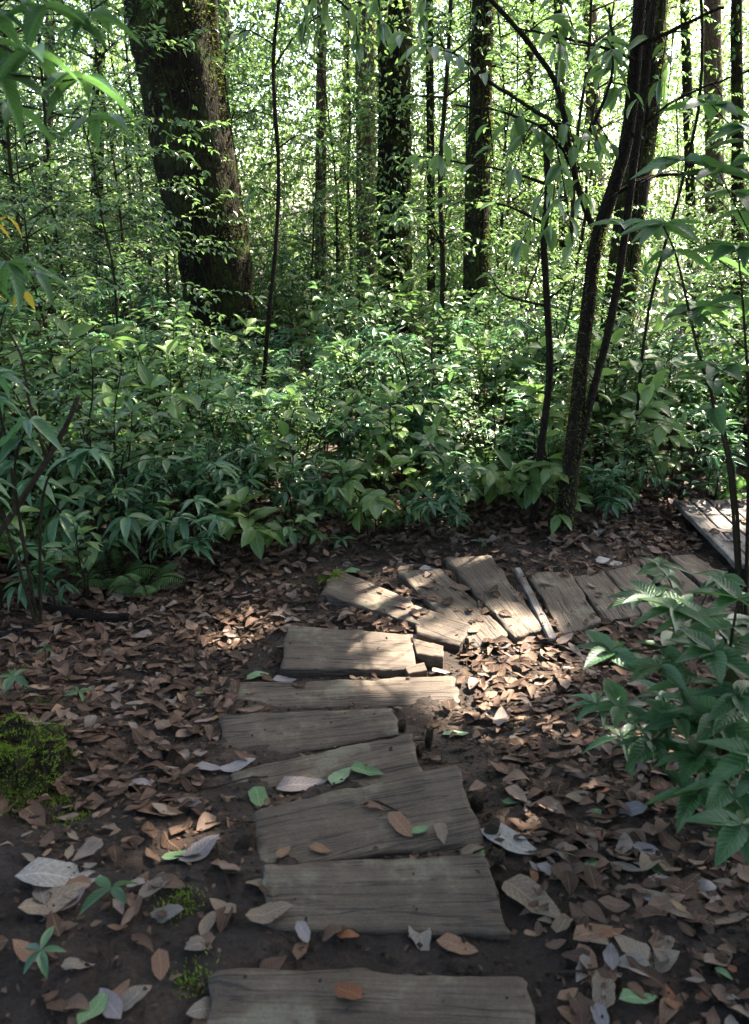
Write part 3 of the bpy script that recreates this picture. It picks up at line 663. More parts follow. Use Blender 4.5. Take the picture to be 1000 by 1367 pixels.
# --- thicket beyond and left of the path
def open_ground(x, y):
    if y < 3.0: return x < -1.62 - .0 * y and False
    fl = np.interp(x, [-3.5, -1.7, -1.2, -.7, 0, 1.2, 1.9, 2.4, 4], [3.2, 3.55, 3.85, 4.25, 4.5, 4.65, 4.85, 5.2, 5.3]); return y > fl
PROTO = {}
rng = np.random.default_rng(21)
for kind, hs, ns in (('broad', (.75, 1.0, 1.2), 4), ('long', (.6, .85, 1.05), 4), ('whorl', (.55, .8), 4), ('small', (.8, 1.1), 5), ('large', (.7, 1.15), 3)):
    PROTO[kind] = []
    for h in hs:
        tb, lv = gen_shrub(h, ns, kind); a, b = build_proto(tb, lv, TM['mid' if kind in ('broad', 'small') else 'ell' if kind == 'large' else 'midl'])
        a.materials.append(M['stem']); b.materials.append(M[KM[kind]]); PROTO[kind].append((a, b))
PROTO['fern'] = []
for n, l in ((8, .55), (7, .4)):
    tb, lv = gen_fern(n, l); a, b = build_proto(tb, lv, TM['midl']); a.materials.append(M['greenstem']); b.materials.append(M['fern']); PROTO['fern'].append((a, b))
KN = {'large': ('large_leaf_shrub', 'large leaved yellowish green shrub', 'shrub'), 'broad': ('broad_leaf_shrub', 'broad leaved green shrub', 'shrub'), 'long': ('long_leaf_shrub', 'long leaved drooping shrub', 'shrub'), 'whorl': ('whorled_shrub', 'star whorled shrub', 'shrub'),
      'small': ('small_leaf_shrub', 'bushy small leaved shrub', 'shrub'), 'fern': ('fern', 'arching feathery fern', 'fern')}
FRONT, spots = [], []
tries = 0
while len(spots) < 560 and tries < 40000:
    tries += 1
    y = float(3.5 + 11.5 * U(0, 1) ** .95); x = float(U(-.58, .58) * (y + .6))
    if not open_ground(x, y): continue
    md = (.07 if y < 7.5 else .18) + .022 * y
    if any((x - a) ** 2 + (y - b) ** 2 < md * md for a, b in spots): continue
    spots.append((x, y))
kinds = ['broad', 'long', 'whorl', 'small', 'fern', 'large']
spots.sort(key=lambda s: s[1])
nfront = 0
for x, y in spots:
    k = kinds[rng.choice(6, p=[.26, .15, .14, .16, .12, .17])]
    edge = not open_ground(x, y - .42); nm, ds, ct = KN[k]
    zone = near_what(x, y) + (' at litter edge' if edge else '')
    if edge and nfront < 38 and k != 'small':
        nfront += 1
        root = thing(nm, f'{ds} {zone}', ct, (x, y, H(x, y)), f'{ds} {zone}')
        if k == 'fern': tb, lv = gen_fern(6, .32)
        else: tb, lv = gen_shrub(float(U(.35, .65)), 2, k)
        link('stem', tube_mesh('stem', tb, 5), root, M['stem'])
        if k == 'fern': link('fronds', lv.mesh('fronds', TM['midl']), root, M['fern'], kind='stuff')
        else: leaf_children(root, lv, 'ell' if k in ('broad', 'large') else 'lan', KM[k])
    else:
        pr = PROTO[k][int(rng.integers(len(PROTO[k])))]
        s_ = float(U(.6, 1.3)); s = s_ * (.6 if 7.5 < y < 10.2 and -.26 < x / y < -.14 else 1) * (.62 if edge else .85 if not open_ground(x, y - 1.0) else 1.0)
        ds = ('low ' if s_ < .9 else 'tall ' if s_ > 1.2 else '') + ds
        place_proto(nm, pr, k, f'{ds} {zone}', ct, f'{ds} {zone}', x, y, float(U(0, TAU)), s)

# --- understorey trees with thin stems
def gen_under(Ht, nb, dens=.075, l=(.08, .14)):
    tubes, lv = [], LV(); a = U(0, TAU); pts = [np.array([0, 0, -.1])]
    dx = np.array([math.cos(a), math.sin(a), 0]) * U(.02, .12)
    for t in np.linspace(.15, 1, 7): pts.append(dx * Ht * t * t + np.array([U(-.06, .06), U(-.06, .06), Ht * t]))
    tr = smooth_path(pts, 22); r0 = .005 + .0036 * Ht; trunk = (tr, np.linspace(r0, r0 * .3, 22))
    for k in range(nb):
        i = int(U(4, 21)); a = U(0, TAU); L = U(.5, 1.3) * (1.15 - .4 * i / 21); d = np.array([math.cos(a), math.sin(a), U(-.05, .6)])
        bp = smooth_path([tr[i], tr[i] + d * L * .5 + [0, 0, .05], tr[i] + d * L + [0, 0, -.10]], 7); tubes.append((bp, np.linspace(r0 * .4, .002, 7)))
        leaves_along(lv, bp, dens, *l, (.36, .5), .25, (-.5, .3))
        for q in range(3):
            j = int(U(2, 6)); a2 = a + U(-1.2, 1.2); L2 = L * U(.3, .55); d2 = np.array([math.cos(a2), math.sin(a2), U(-.3, .4)])
            b2 = smooth_path([bp[j], bp[j] + d2 * L2 * .5, bp[j] + d2 * L2 + [0, 0, -.06]], 5); tubes.append((b2, np.linspace(r0 * .2, .0015, 5)))
            leaves_along(lv, b2, dens, *l, (.36, .5), .15, (-.5, .3))
    return trunk, tubes, lv
rng = np.random.default_rng(31)
UP = []
for h, nb in ((2.4, 14), (3.2, 20), (4.2, 26), (5.2, 32), (6.5, 40)):
    tr, tb, lv = gen_under(h, int(nb * 1.3), .042, (.05, .095)); a = tube_mesh('trunk', [tr], 7); b = tube_mesh('branches', tb, 4); c = lv.mesh('crown', TM['mid'])
    a.materials.append(M['stem']); b.materials.append(M['stem']); c.materials.append(M['tree']); UP.append((a, b, c))
HN = ['waist high', 'shoulder high', 'slender', 'tall slender', 'tall spreading']
def place_under(x, y, i, rz, sc, zone):
    lb = f'{HN[i]} understorey tree {zone}'
    root = thing('understorey_tree', lb, 'tree', (x, y, H(x, y)), lb + 's' if False else f'{HN[i]} understorey trees {zone}', rz, sc)
    link('trunk', UP[i][0], root); link('branches', UP[i][1], root, kind='stuff'); link('crown', UP[i][2], root, kind='stuff')
pts_u = []
tries = 0
while len(pts_u) < 125 and tries < 9000:
    tries += 1
    y = float(7.2 + 19 * U(0, 1) ** 1.1); x = float(U(-.60, .60) * (y + 1))
    if any((x - a) ** 2 + (y - b) ** 2 < (.45 + .03 * y) ** 2 for a, b in pts_u): continue
    if y < 10.5 and -.30 < x / y < -.09: continue
    if .27 < x / y < .43 and y < 24 or y < 9.2 and .085 < x / y < .175 or y < 12.8 and -.03 < x / y < .06: continue
    if y < 10.5 and .24 < x / y < .45: continue
    pts_u.append((x, y))
    i = int(rng.choice(5, p=[.2, .25, .25, .18, .12])) if y < 11 else int(rng.choice(5, p=[.08, .15, .27, .28, .22]))
    z = near_what(x, y)
    place_under(x, y, i, float(U(0, TAU)), float(U(.85, 1.2)), z)

for q in range(26):      # young trees standing up out of the thicket
    y = float(U(5.3, 8.5)); x = float(U(-.5, .5) * (y + .5))
    if -.30 < x / y < -.09 and y > 5.6 or .25 < x / y < .45 or .085 < x / y < .175 or -.03 < x / y < .06: continue
    place_under(x, y, int(rng.choice(2)), float(U(0, TAU)), float(U(.5, .85)), near_what(x, y) + ' in the thicket')
nq = 0
while nq < 34:           # forest carried on unseen at both sides and uphill, added to block low sky light
    x, y = float(U(-7, 7)), float(U(-6, 4.2))
    if abs(x) < .62 * (max(y, 0) + 1) + 1.0 and y > -1.6 or math.hypot(x, y) < 2.3: continue
    nq += 1; place_under(x, y, int(rng.choice([1, 2, 3])), float(U(0, TAU)), float(U(.9, 1.2)), ('right' if x > 0 else 'left') + (' of the plank steps' if y > 0 else ' and uphill of the plank steps'))
# ------------------------------------------------------------------ trees with real trunks
rng = np.random.default_rng(41)
def trunk_geo(pts, rad, sides=20, amp=.05, fr=3.0, flare=0.0):
    V, F = tubes_geo([(pts, rad)], sides); n = len(pts)
    ctr = np.repeat(pts, sides, axis=0); rr = np.repeat(rad, sides)
    for i in range(n * sides):
        o = V[i] - ctr[i]; k = 1 + amp * 2 * n3(V[i][0] * fr, V[i][1] * fr, V[i][2] * fr * .35) + amp * n3(V[i][0] * fr * 4, V[i][1] * fr * 4, V[i][2] * fr * 1.2); k += amp * .8 * n3(V[i][0] * fr * 9, V[i][1] * fr * 9, V[i][2] * fr * 3.5); V[i] = ctr[i] + o * k
    return V, F
def moss_on(pts, rad, n, l, facing=None, dense=None, mat='moss'):
    """tufts standing on a trunk"""
    lv = LV(); m = len(pts)
    for k in range(n):
        s = U(0, m - 1.001); i = int(s); t = s - i; p = pts[i] * (1 - t) + pts[i + 1] * t; r = rad[i] * (1 - t) + rad[i + 1] * t
        a = U(0, TAU); d = np.array([math.cos(a), math.sin(a), 0])
        if facing is not None and U(0, 1) > .25 + .75 * max(0, d.dot(facing)): continue
        if n3(p[0] * 3 + d[0] * 2, p[1] * 3 + d[1] * 2, p[2] * 2.5) < -.12: continue
        dd = d * U(.5, 1.0) + rng.normal(0, .45, 3) + [0, 0, -.35]; lv.add(p + d * r * .97, dd, rng.normal(0, 1, 3), l * U(.5, 1.3), U(.22, .4))
    return lv
def big_tree(name, label, pix, Y, widths, mat, ytop, crown, group=None, moss=0, mossl=.05, sides=20, leafy=0, vines=0, amp=.05, mossface=None):
    """pix: seen centre line top to bottom; the trunk runs on above the frame to ytop"""
    P = [at(x, y, Y + dy) for x, y, dy in pix][::-1]; wd = [w / FPX * (p[1] * cp + (CAMZ - p[2]) * sp) / 2 for w, p in zip(widths[::-1], P)]
    g = H(P[0][0], P[0][1])
    if P[0][2] > g:
        dv = (P[1] - P[0]) / max(.05, (P[1] - P[0])[2]) * .35 if False else np.array([0, 0, 0])
        P = [np.array([P[0][0] + dv[0], P[0][1], g - .15])] + P; wd = [wd[0] * 1.18] + wd
    else: P[0][2] = min(P[0][2], g - .1)
    top = P[-1]; dv = nrm(P[-1] - P[-2]); hh = ytop - top[2]
    for t in (.25, .5, .75, 1): P.append(top + np.array([dv[0] * .6 * hh * t, dv[1] * .6 * hh * t, hh * t])); wd.append(wd[len(P) - 2] * .88)
    P = np.array(P); n = 60 if sides < 16 else 150; sides = sides if sides < 16 else int(sides * 1.6)
    pts = smooth_path(P, n); rad = np.interp(np.linspace(0, 1, n), np.linspace(0, 1, len(wd)), wd)
    root = thing(name, label, 'tree', tuple(pts[0]), group); o = pts[0]
    V, F = trunk_geo(pts - o, rad, sides, amp); link('trunk', mesh_np('trunk', V, F), root, M[mat])
    if moss:
        vis = int(n * .75); lv = moss_on(pts[:vis] - o, rad[:vis], moss, mossl, mossface); link('moss', lv.mesh('moss', TM['lo']), root, M['moss'], kind='stuff')
    if leafy:       # climbing leaves hugging the trunk
        lv = LV(); vis = int(n * .7)
        cl = [(U(2, vis - 1), U(0, TAU)) for _ in range(max(3, leafy // 12))]
        for k in range(leafy):
            c = cl[int(rng.integers(len(cl)))]; s = min(vis - 1.01, max(1, c[0] + rng.normal(0, .022 * n))); i = int(s); a = c[1] + rng.normal(0, .35); d = np.array([math.cos(a), math.sin(a), 0])
            p = pts[i] + (pts[i + 1] - pts[i]) * (s - i) + d * rad[i] * U(.98, 1.12) - o; lv.add(p, d * .5 + rng.normal(0, .4, 3) + [0, 0, -.5], d + rng.normal(0, .3, 3), U(.05, .11), U(.4, .55))
        link('climber_leaves', lv.mesh('climber_leaves', TM['mid']), root, M['broad'], kind='stuff')
    for k in range(vines):
        a = U(0, TAU) if k else 4.9; vp = []
        for s in np.linspace(1, n * .72, 40):
            i = int(s); d = np.array([math.cos(a), math.sin(a), 0]); vp.append(pts[i] + d * (rad[i] * 1.04 + .006) - o); a += U(-.12, .13)
        link('vine', tube_mesh('vine', [(smooth_path(vp, 60), U(.006, .012))], 5), root, M['stem'])
    if crown: make_crown(root, o, pts, rad, *crown)
    return root, pts, rad
# gaps cut in the canopy so sun patches land on chosen points: (seen point, radius)
GAPS = []
for px, py, r in [(585, 915, .10), (545, 908, .07), (610, 920, .08), (505, 800, .12), (530, 812, .09), (480, 812, .06), (520, 862, .09), (545, 880, .07), (640, 950, .08), (600, 968, .06), (710, 845, .06), (790, 900, .06), (700, 905, .08), (720, 990, .07),
                  (245, 1108, .015), (268, 1130, .03), (70, 1160, .01), (415, 1045, .035), (668, 1110, .05), (300, 850, .10), (470, 920, .06), (330, 690, .10), (260, 640, .10), (655, 845, .07), (645, 760, .05), (930, 690, .12), (960, 720, .10), (880, 1000, .06)]:
    g = gp(px, py); GAPS.append((g, r))
for px, py, Y, r in [(400, 590, 5.4, .22), (430, 480, 7.2, .25), (200, 440, 7.5, .3), (320, 600, 5.5, .12), (590, 640, 5.2, .2), (700, 500, 6.5, .25), (560, 450, 8, .35), (480, 560, 6, .2), (830, 560, 6.2, .25), (900, 620, 5.6, .2), (970, 750, 2.3, .07), (800, 490, 7.2, .4), (130, 560, 5.0, .12), (640, 560, 6, .2), (350, 530, 6.2, .2), (240, 520, 6.0, .15), (980, 610, 5.6, .25), (835, 450, 7.4, .35), (830, 380, 7.5, .3), (880, 370, 9.0, .6), (880, 330, 11, .8), (900, 380, 10, 1.2), (860, 420, 9, .9), (950, 300, 13, 1.5), (780, 330, 13, 1.2), (600, 440, 9, .5), (655, 80, 9, .4), (652, 200, 9, .4), (648, 320, 9, .4), (640, 430, 9, .4), (850, 250, 7.6, .4), (840, 320, 7.6, .4), (825, 470, 7.5, .4), (870, 100, 7.6, .4), (300, 40, 10.1, .4), (308, 140, 10.1, .35), (320, 260, 10.1, .3), (400, 560, 5.6, .3), (520, 520, 6.4, .3), (140, 170, 1.7, .10), (190, 150, 1.7, .07)]:
    GAPS.append((at(px, py, Y), r))
GP = np.array([g for g, r in GAPS]); GR = np.array([r for g, r in GAPS])
def cull(P, marg=.12, thin=True):
    """keep the leaves that do not close a gap; the rest is thinned by where its shadow lands, darker at left, open at right"""
    P = np.asarray(P); keep = np.ones(len(P), bool)
    for g, r in zip(GP, GR):
        v = P - g; t = v @ SUNV; d = np.linalg.norm(v - t[:, None] * SUNV, axis=1); keep &= ~((d < r * 1.35 + marg) & (t > 0))
    if not thin: return keep
    land = P - SUNV * ((P[:, 2] - .3) / SUNV[2])[:, None]
    pr = np.interp(land[:, 1], [4.9, 6, 8, 12], [1, .55, .30, .25])
    for i_ in range(len(P)):
        if land[i_, 1] > 4.9:
            q_ = n3(land[i_, 0] * .55, land[i_, 1] * .40, 2.2) + .35 * n3(land[i_, 0] * 1.5, land[i_, 1] * 1.2, 6.1) - .42 * max(-1, min(1, land[i_, 0] / (.3 * land[i_, 1] + .1))) * min(1, (land[i_, 1] - 4.9) / 3)
            pr[i_] = 1.0 if q_ > .24 else pr[i_] * .5 if q_ > .05 else .03 + .5 * max(0, 5.6 - land[i_, 1])
    return keep & (rng.uniform(0, 1, len(P)) < pr)
def make_crown(root, o, pts, rad, ctr, rads, n, ll=.24):
    ctr = np.array(ctr, float); rads = np.array(rads, float); top = pts[-1]; tubes = []
    nc = max(14, n // 130); cc = rng.normal(0, 1, (nc, 3)); cc = nrm(cc) * rng.uniform(.25, 1, (nc, 1)) ** .5; cc = cc * rads + ctr
    for k in range(min(nc, 16)):
        a = pts[int(len(pts) * U(.80, .99))]; m = (a + cc[k]) / 2 + [0, 0, .6]; lp = smooth_path([a, m, cc[k]], 12)
        if cull(lp, .10, False).all(): tubes.append((lp - o, np.linspace(rad[-1] * .55, .02, 12)))
    for t in tubes: link('limb', tube_mesh('limb', [t], 6), root, M['barkdark'])
    P = cc[rng.integers(0, nc, n)] + rng.normal(0, 1, (n, 3)) * [.75, .75, .42]; P = P[cull(P)]; m = len(P)
    D = rng.normal(0, 1, (m, 3)); D[:, 2] -= .4; Nn = rng.normal(0, .55, (m, 3)) + UPV
    link('crown', leaf_mesh('crown', TM['lo'], P - o, D, Nn, rng.uniform(.7, 1.3, m) * ll, rng.uniform(.45, .6, m), rng.uniform(0, 1, m)), root, M['tree'], kind='stuff')
big, bpts, brad = big_tree('leaning_tree', 'huge dark leaning trunk with mossy lit edge and small climbing leaves', [(226, -10, 0), (240, 100, 0), (258, 200, 0), (278, 300, 0), (293, 400, 0), (300, 470, 0)], 10.2, [118, 112, 106, 96, 90, 100],
    'bark', 9, ((-2.5, 14, 10.5), (3.6, 3.2, 2.0), 7000), moss=26000, mossl=.042, leafy=330, vines=4, sides=30, mossface=np.array([.8, -.5, 0]))
big_tree('mossy_tree', 'straight slim mossy trunk standing behind the thin cut pole', [(645, -10, 0), (641, 150, 0), (637, 300, 0), (632, 460, 0)], 9.0, [30, 31, 32, 34], 'bark', 9, ((2.8, 12.5, 9.5), (3.2, 3.0, 1.8), 8000), moss=9000, mossl=.05, leafy=300, vines=3, sides=14, mossface=np.array([.7, -.6, 0]))
big_tree('mossy_tree', 'dark broad mossy trunk beside a reddish trunk in the forest', [(526, -10, 0), (527, 150, 0), (526, 300, 0), (530, 470, 0)], 13.0, [46, 44, 44, 48], 'bark', 10, ((4.2, 17, 11), (3.6, 3.4, 2.0), 8000), moss=3200, mossl=.07, leafy=420, vines=1, sides=16)
big_tree('reddish_tree', 'reddish brown lit trunk just left of a dark broad trunk', [(487, -10, 0), (488, 120, 0), (489, 300, 0), (490, 420, 0)], 15.0, [27, 27, 26, 28], 'barkred', 10, ((.5, 19, 11), (3.6, 3.2, 2), 7000), moss=300, mossl=.06, leafy=40, sides=14)
big_tree('mossy_tree', 'thick mossy trunk with bright lit flank behind the twin stemmed tree', [(872, -10, 0), (858, 150, 0), (836, 330, 0), (812, 520, 0)], 7.6, [42, 42, 40, 44], 'bark', 9, ((6.3, 9.6, 9.5), (3.0, 3.0, 2.0), 9000), moss=9000, mossl=.045, leafy=260, vines=3, sides=18, mossface=np.array([.8, -.4, 0]))
for i, (px, wpx, Y, lb, mt, lf) in enumerate([(428, 15, 14, 'thin pale trunk left of the reddish trunk', 'barkred', 20), (576, 11, 12.5, 'thin dark trunk draped with dead hanging leaves', 'bark', 90), (62, 13, 14, 'thin brown trunk left of the big leaning tree', 'barkred', 20), (290, 22, 19, 'pale distant trunk just behind the big leaning tree', 'barkred', 60),
                                          (700, 12, 18, 'thin distant trunk between the slim mossy trunk and the cut pole', 'bark', 20), (800, 20, 17, 'lit distant trunk left of the thick mossy trunk', 'barkred', 60), (955, 24, 15, 'pale distant trunk at the right behind the bright gap', 'barkred', 60), (925, 13, 20, 'slim distant trunk right of the thick mossy trunk', 'bark', 20),
                                          (128, 16, 17, 'dim distant trunk in shade left of the big leaning tree', 'bark', 30), (985, 16, 11, 'mossy trunk behind the boardwalk leaves', 'bark', 60), (455, 12, 21, 'very thin far trunk seen between paler trunks', 'barkred', 10), (755, 14, 13, 'slim mossy trunk behind the cut pole', 'bark', 50)]):
    s = float(U(-14, 14)); big_tree('forest_tree', lb, [(px + s, -10, 0), (px + s * .6, 150, 0), (px + s * .2, 300, 0), (px, 430, 0)], Y, [wpx * .9, wpx, wpx, wpx * 1.1], mt, 9 + Y * .15, None if Y < 12 else ((at(px, 100, Y)[0], Y + 1, 10.5 + Y * .1), (2, 2, 1.6), 700), moss=500, mossl=.06, leafy=lf, sides=10)
# unseen trees added outside the frame; crowns shade the path from sun and sky
for i, (x, y, c, rd, n) in enumerate([(5.6, 4.2, (5.6, 5.2, 7.6), (2.6, 2.4, 1.5), 10500), (6.6, 7.6, (6.2, 7.6, 8.6), (2.8, 2.4, 1.7), 11500), (9.6, 9.6, (9.0, 9.4, 10.5), (3.0, 2.8, 2.0), 8000), (3.6, 2.0, (3.4, 2.7, 6.2), (1.9, 1.7, 1.1), 6000), (-4.2, 3.2, (-3.6, 2.6, 5.6), (2.0, 2.0, 1.2), 5000), (2.2, -1.8, (.9, .4, 5.2), (2.2, 1.7, .8), 10000), (-1.9, -2.4, (-1.2, .2, 5.6), (2.2, 1.9, .9), 10000)]):
    z = H(x, y); pts = smooth_path([(x, y, z - .2), (x + .1, y, 2), (x, y + .2, c[2] * .55), (x, y, c[2] * .85)], 20); rad = np.linspace(.20, .11, 20)
    lb = ['mossy shade tree right of the boardwalk', 'shade tree behind the boardwalk', 'tall shade tree beyond the boardwalk', 'low shade tree right of the plank steps', 'shade tree left of the steps', 'shade tree uphill to the right of the steps', 'shade tree uphill to the left of the steps'][i]
    root = thing('shade_tree', lb, 'tree', tuple(pts[0])); V, F = trunk_geo(pts - pts[0], rad, 12, .05); link('trunk', mesh_np('trunk', V, F), root, M['bark'])
    make_crown(root, pts[0], pts, rad, c, rd, n)

# --- twin stemmed tree by the turn, with its crooked branches
rng = np.random.default_rng(51)
def pixpath(pix, Y, n): return smooth_path([at(x, y, Y + (d[0] if d else 0)) for x, y, *d in pix], n)
def pxr(wpx, Y): return wpx / FPX * (Y * .95 + .5) / 2
b0 = gp(752, 712); Y0 = b0[1]
main = pixpath([(752, 716), (765, 600, .0), (777, 480, .05), (795, 335, .1), (815, 262, .15), (836, 190, .2), (848, 80, .25), (858, -60, .3)], Y0, 40); main[0][2] -= .08
sec = pixpath([(770, 612, -.03), (790, 530), (815, 430), (832, 330, .05), (845, 230, .1), (860, 120, .15), (880, -60, .2)], Y0, 34)
twin = thing('twin_stemmed_tree', 'dark twin stemmed young tree with mossy foot beside the plank turn', 'tree', tuple(main[0])); o = main[0]
V, F = trunk_geo(main - o, np.concatenate([np.linspace(pxr(27, Y0), pxr(18, Y0), 10), np.linspace(pxr(18, Y0), pxr(14, Y0), 30)]), 14, .07, 9); link('trunk', mesh_np('trunk', V, F), twin, M['barkdark'])
V, F = trunk_geo(sec - o, np.linspace(pxr(10, Y0), pxr(8, Y0), 34), 10, .07, 9); link('trunk', mesh_np('trunk', V, F), twin, M['barkdark'], None)
lv = moss_on(main[:20] - o, np.linspace(pxr(27, Y0), pxr(17, Y0), 20), 3200, .025); link('moss', lv.mesh('moss', TM['lo']), twin, M['moss'], kind='stuff')
lv = LV()
for pix, wa, wb in [([(790, 300, .08), (772, 250, 0), (762, 205, -.05), (745, 120, -.1), (705, 55, -.15), (650, -10, -.2), (600, -60, -.2)], 8, 4), ([(763, 210, -.05), (740, 165, -.2), (700, 140, -.3), (640, 100, -.35)], 6, 3),
                    ([(768, 232, 0), (735, 180, -.1), (690, 155, -.15), (610, 140, -.3)], 4, 2), ([(762, 205, 0), (790, 170, .1), (812, 100, .1), (805, 20, .2)], 5, 3), ([(836, 190, .2), (880, 150, .1), (930, 120, -.1), (1010, 90, -.3)], 4, 2),
                    ([(848, 80, .2), (800, 60, .1), (745, 40, -.1), (690, 20, -.2)], 4, 2), ([(815, 262, .15), (870, 235, .1), (940, 230, 0)], 6, 3), ([(850, 60, .2), (900, 40, .1), (960, 10, 0)], 6, 3)]:
    p = pixpath(pix, Y0, 24); p += np.cumsum(rng.normal(0, .004, p.shape), axis=0) * np.linspace(0, 1, 24)[:, None]; link('branch', tube_mesh('branch', [(p - o, np.linspace(pxr(wa, Y0), pxr(wb, Y0), 24))], 7), twin, M['barkdark'])
    for k in range(5):
        i = int(U(8, 23)); d = rng.normal(0, .6, 3) + [0, 0, -.3]; L = U(.2, .45); q = smooth_path([p[i], p[i] + d * L * .5, p[i] + d * L + [0, 0, -.08]], 6) - o
        link('branch', tube_mesh('branch', [(q, np.linspace(.005, .002, 6))], 5), twin, M['barkdark']); leaves_along(lv, q, .07, .09, .15, (.34, .44), .2, (-.9, .1))
kp = cull(np.array(lv.P) + main[0], .10, False)
for nm_ in 'PDNLWT': setattr(lv, nm_, [v for v, k_ in zip(getattr(lv, nm_), kp) if k_])
leaf_children(twin, lv, 'ell', 'tree')
# cut pole with side twigs
Yp = gp(712, 700)[1]
pole = pixpath([(712, 700), (722, 600), (734, 500), (729, 380), (726, 320), (731, 250), (727, 168)], Yp, 30); pole[0][2] -= .08
rp = thing('cut_pole_tree', 'thin dark crooked pole like sapling with a cut off top', 'tree', tuple(pole[0])); o = pole[0]
V, F = trunk_geo(pole - o, np.linspace(pxr(10, Yp), pxr(7, Yp), 30), 9, .08, 12); link('trunk', mesh_np('trunk', V, F), rp, M['barkdark']); lv = LV()
for pix in [[(727, 245), (690, 232), (640, 222), (560, 210, .3)], [(728, 300), (700, 285), (660, 268), (600, 262, .2)], [(727, 408), (700, 402), (670, 395), (650, 372, .2)], [(728, 400), (745, 390), (762, 375)]]:
    p = pixpath(pix, Yp, 14) + np.cumsum(rng.normal(0, .004, (14, 3)), axis=0) * np.linspace(0, 1, 14)[:, None] - o; link('branch', tube_mesh('branch', [(p, np.linspace(.010, .004, 14))], 6), rp, M['barkdark']); leaves_along(lv, p, .12, .08, .13, (.36, .46), .5, (-.6, .2))
leaf_children(rp, lv, 'ell', 'tree')
# sapling in front of the big tree's right side, with drooping leaves at its top
Ys = 7.0
sap = pixpath([(352, 520), (358, 430), (368, 330), (372, 230), (366, 130), (366, 60), (380, -60)], Ys, 30); g = H(sap[0][0], sap[0][1]); sap = np.vstack([[sap[0][0] - .02, sap[0][1], g - .05], sap])
rs = thing('sapling', 'thin bare dark sapling right of the big leaning tree', 'tree', tuple(sap[0])); o = sap[0]
V, F = trunk_geo(sap - o, np.linspace(pxr(6, Ys), pxr(4, Ys), 31), 7, .1, 12); link('trunk', mesh_np('trunk', V, F), rs, M['barkdark']); lv = LV()
for pix in [[(366, 90), (400, 40), (450, 10), (500, 0)], [(369, 200), (400, 180), (430, 190)], [(372, 270), (345, 250), (330, 262)], [(366, 60), (330, 40), (310, 55)]]:
    p = pixpath(pix, Ys, 8) - o; link('branch', tube_mesh('branch', [(p, np.linspace(.008, .003, 8))], 5), rs, M['barkdark']); leaves_along(lv, p, .06, .09, .15, (.3, .42), .2, (-.8, .1))
leaf_children(rs, lv, 'ell', 'tree')
# tree whose drooping long leaves hang into the top of the view
Yh = 4.6
hg = pixpath([(560, -190), (500, -130), (470, -70), (440, -10), (428, 40)], Yh, 16); base = np.array([1.9, 5.5, H(1.9, 5.5)])
rootb = thing('hanging_leaf_tree', 'slim tree with dark drooping lance shaped leaves hanging into the view top', 'tree', tuple(base)); o = base
tr = smooth_path([base + [0, 0, -.1], base + [-.05, 0, 1.2], base + [.1, 0, 2.6], [1.6, 5.3, 3.4], [.9, 4.9, 3.7], hg[0]], 30)
link('trunk', tube_mesh('trunk', [(tr - o, np.linspace(.011, .007, 30))], 8), rootb, M['barkdark']); lv = LV()
for p in [hg, pixpath([(500, -130), (440, -80), (420, -20), (405, 30)], Yh, 12), pixpath([(470, -70), (500, -20), (510, 30)], Yh, 10), pixpath([(440, -10), (470, 20), (478, 55)], Yh, 10), pixpath([(560, -190), (590, -100), (570, -40), (565, 20)], Yh, 10)]:
    link('branch', tube_mesh('branch', [(p - o, np.linspace(.008, .003, len(p)))], 5), rootb, M['barkdark']); leaves_along(lv, p - o, .045, .08, .135, (.26, .36), .3, (-1.3, -.2), False, 4)
leaf_children(rootb, lv, 'nearlong', 'tree')

# ------------------------------------------------------------------ foreground plants, leaf by leaf
rng = np.random.default_rng(61)
def near_plant(name, label, base, arms, matk, tmk, lens, wf, stem='greenstem', r=.009, cat='shrub', nwh=(5, 8), elev=(-.22, .25)):
    base = np.array([*base, H(*base)]); root = thing(name, label, cat, tuple(base)); lv = LV()
    for k, arm in enumerate(arms):
        pts = smooth_path([base + [0, 0, -.05]] + [np.array(a, float) for a in arm], 16) - base
        link('stem', tube_mesh('stem', [(pts, np.linspace(r, r * .35, 16))], 7), root, M[stem])
        whorl(lv, pts[-1], int(U(*nwh)), *lens, wf, elev); p = pts[12]; whorl(lv, p, int(U(3, 5)), lens[0] * .8, lens[1] * .95, wf, (elev[0] - .15, elev[1]))
        if U(0, 1) < .6: whorl(lv, pts[9], 3, lens[0] * .7, lens[1] * .8, wf, (elev[0] - .15, elev[1]))
    leaf_children(root, lv, tmk, matk); return root
near_plant('serrated_shrub', 'leafy shrub with pale toothed leaves right of the plank steps', (1.10, 1.95), [[at(972, 900, 2.05), at(985, 800, 2.0)], [at(950, 960, 2.0), at(880, 890, 2.05)], [at(960, 900, 2.1), at(930, 830, 2.2)], [at(980, 1000, 1.95), at(960, 960, 1.85)], [at(960, 1000, 2.0), at(830, 945, 2.05)], [at(1000, 900, 2.0), at(1040, 850, 1.95)], [at(960, 940, 2.1), at(905, 960, 1.95)], [at(970, 860, 2.1), at(900, 815, 2.15)], [at(980, 960, 2.0), at(930, 1010, 1.85)], [at(975, 880, 2.1), at(815, 870, 2.2)], [at(960, 930, 2.0), at(870, 990, 1.95)], [at(980, 900, 2.0), at(950, 870, 1.9)], [at(985, 980, 1.9), at(985, 930, 1.8)], [at(965, 850, 2.2), at(870, 800, 2.3)], [at(985, 1010, 1.85), at(930, 1060, 1.75)]], 'pale', 'near', (.11, .17), (.34, .44))
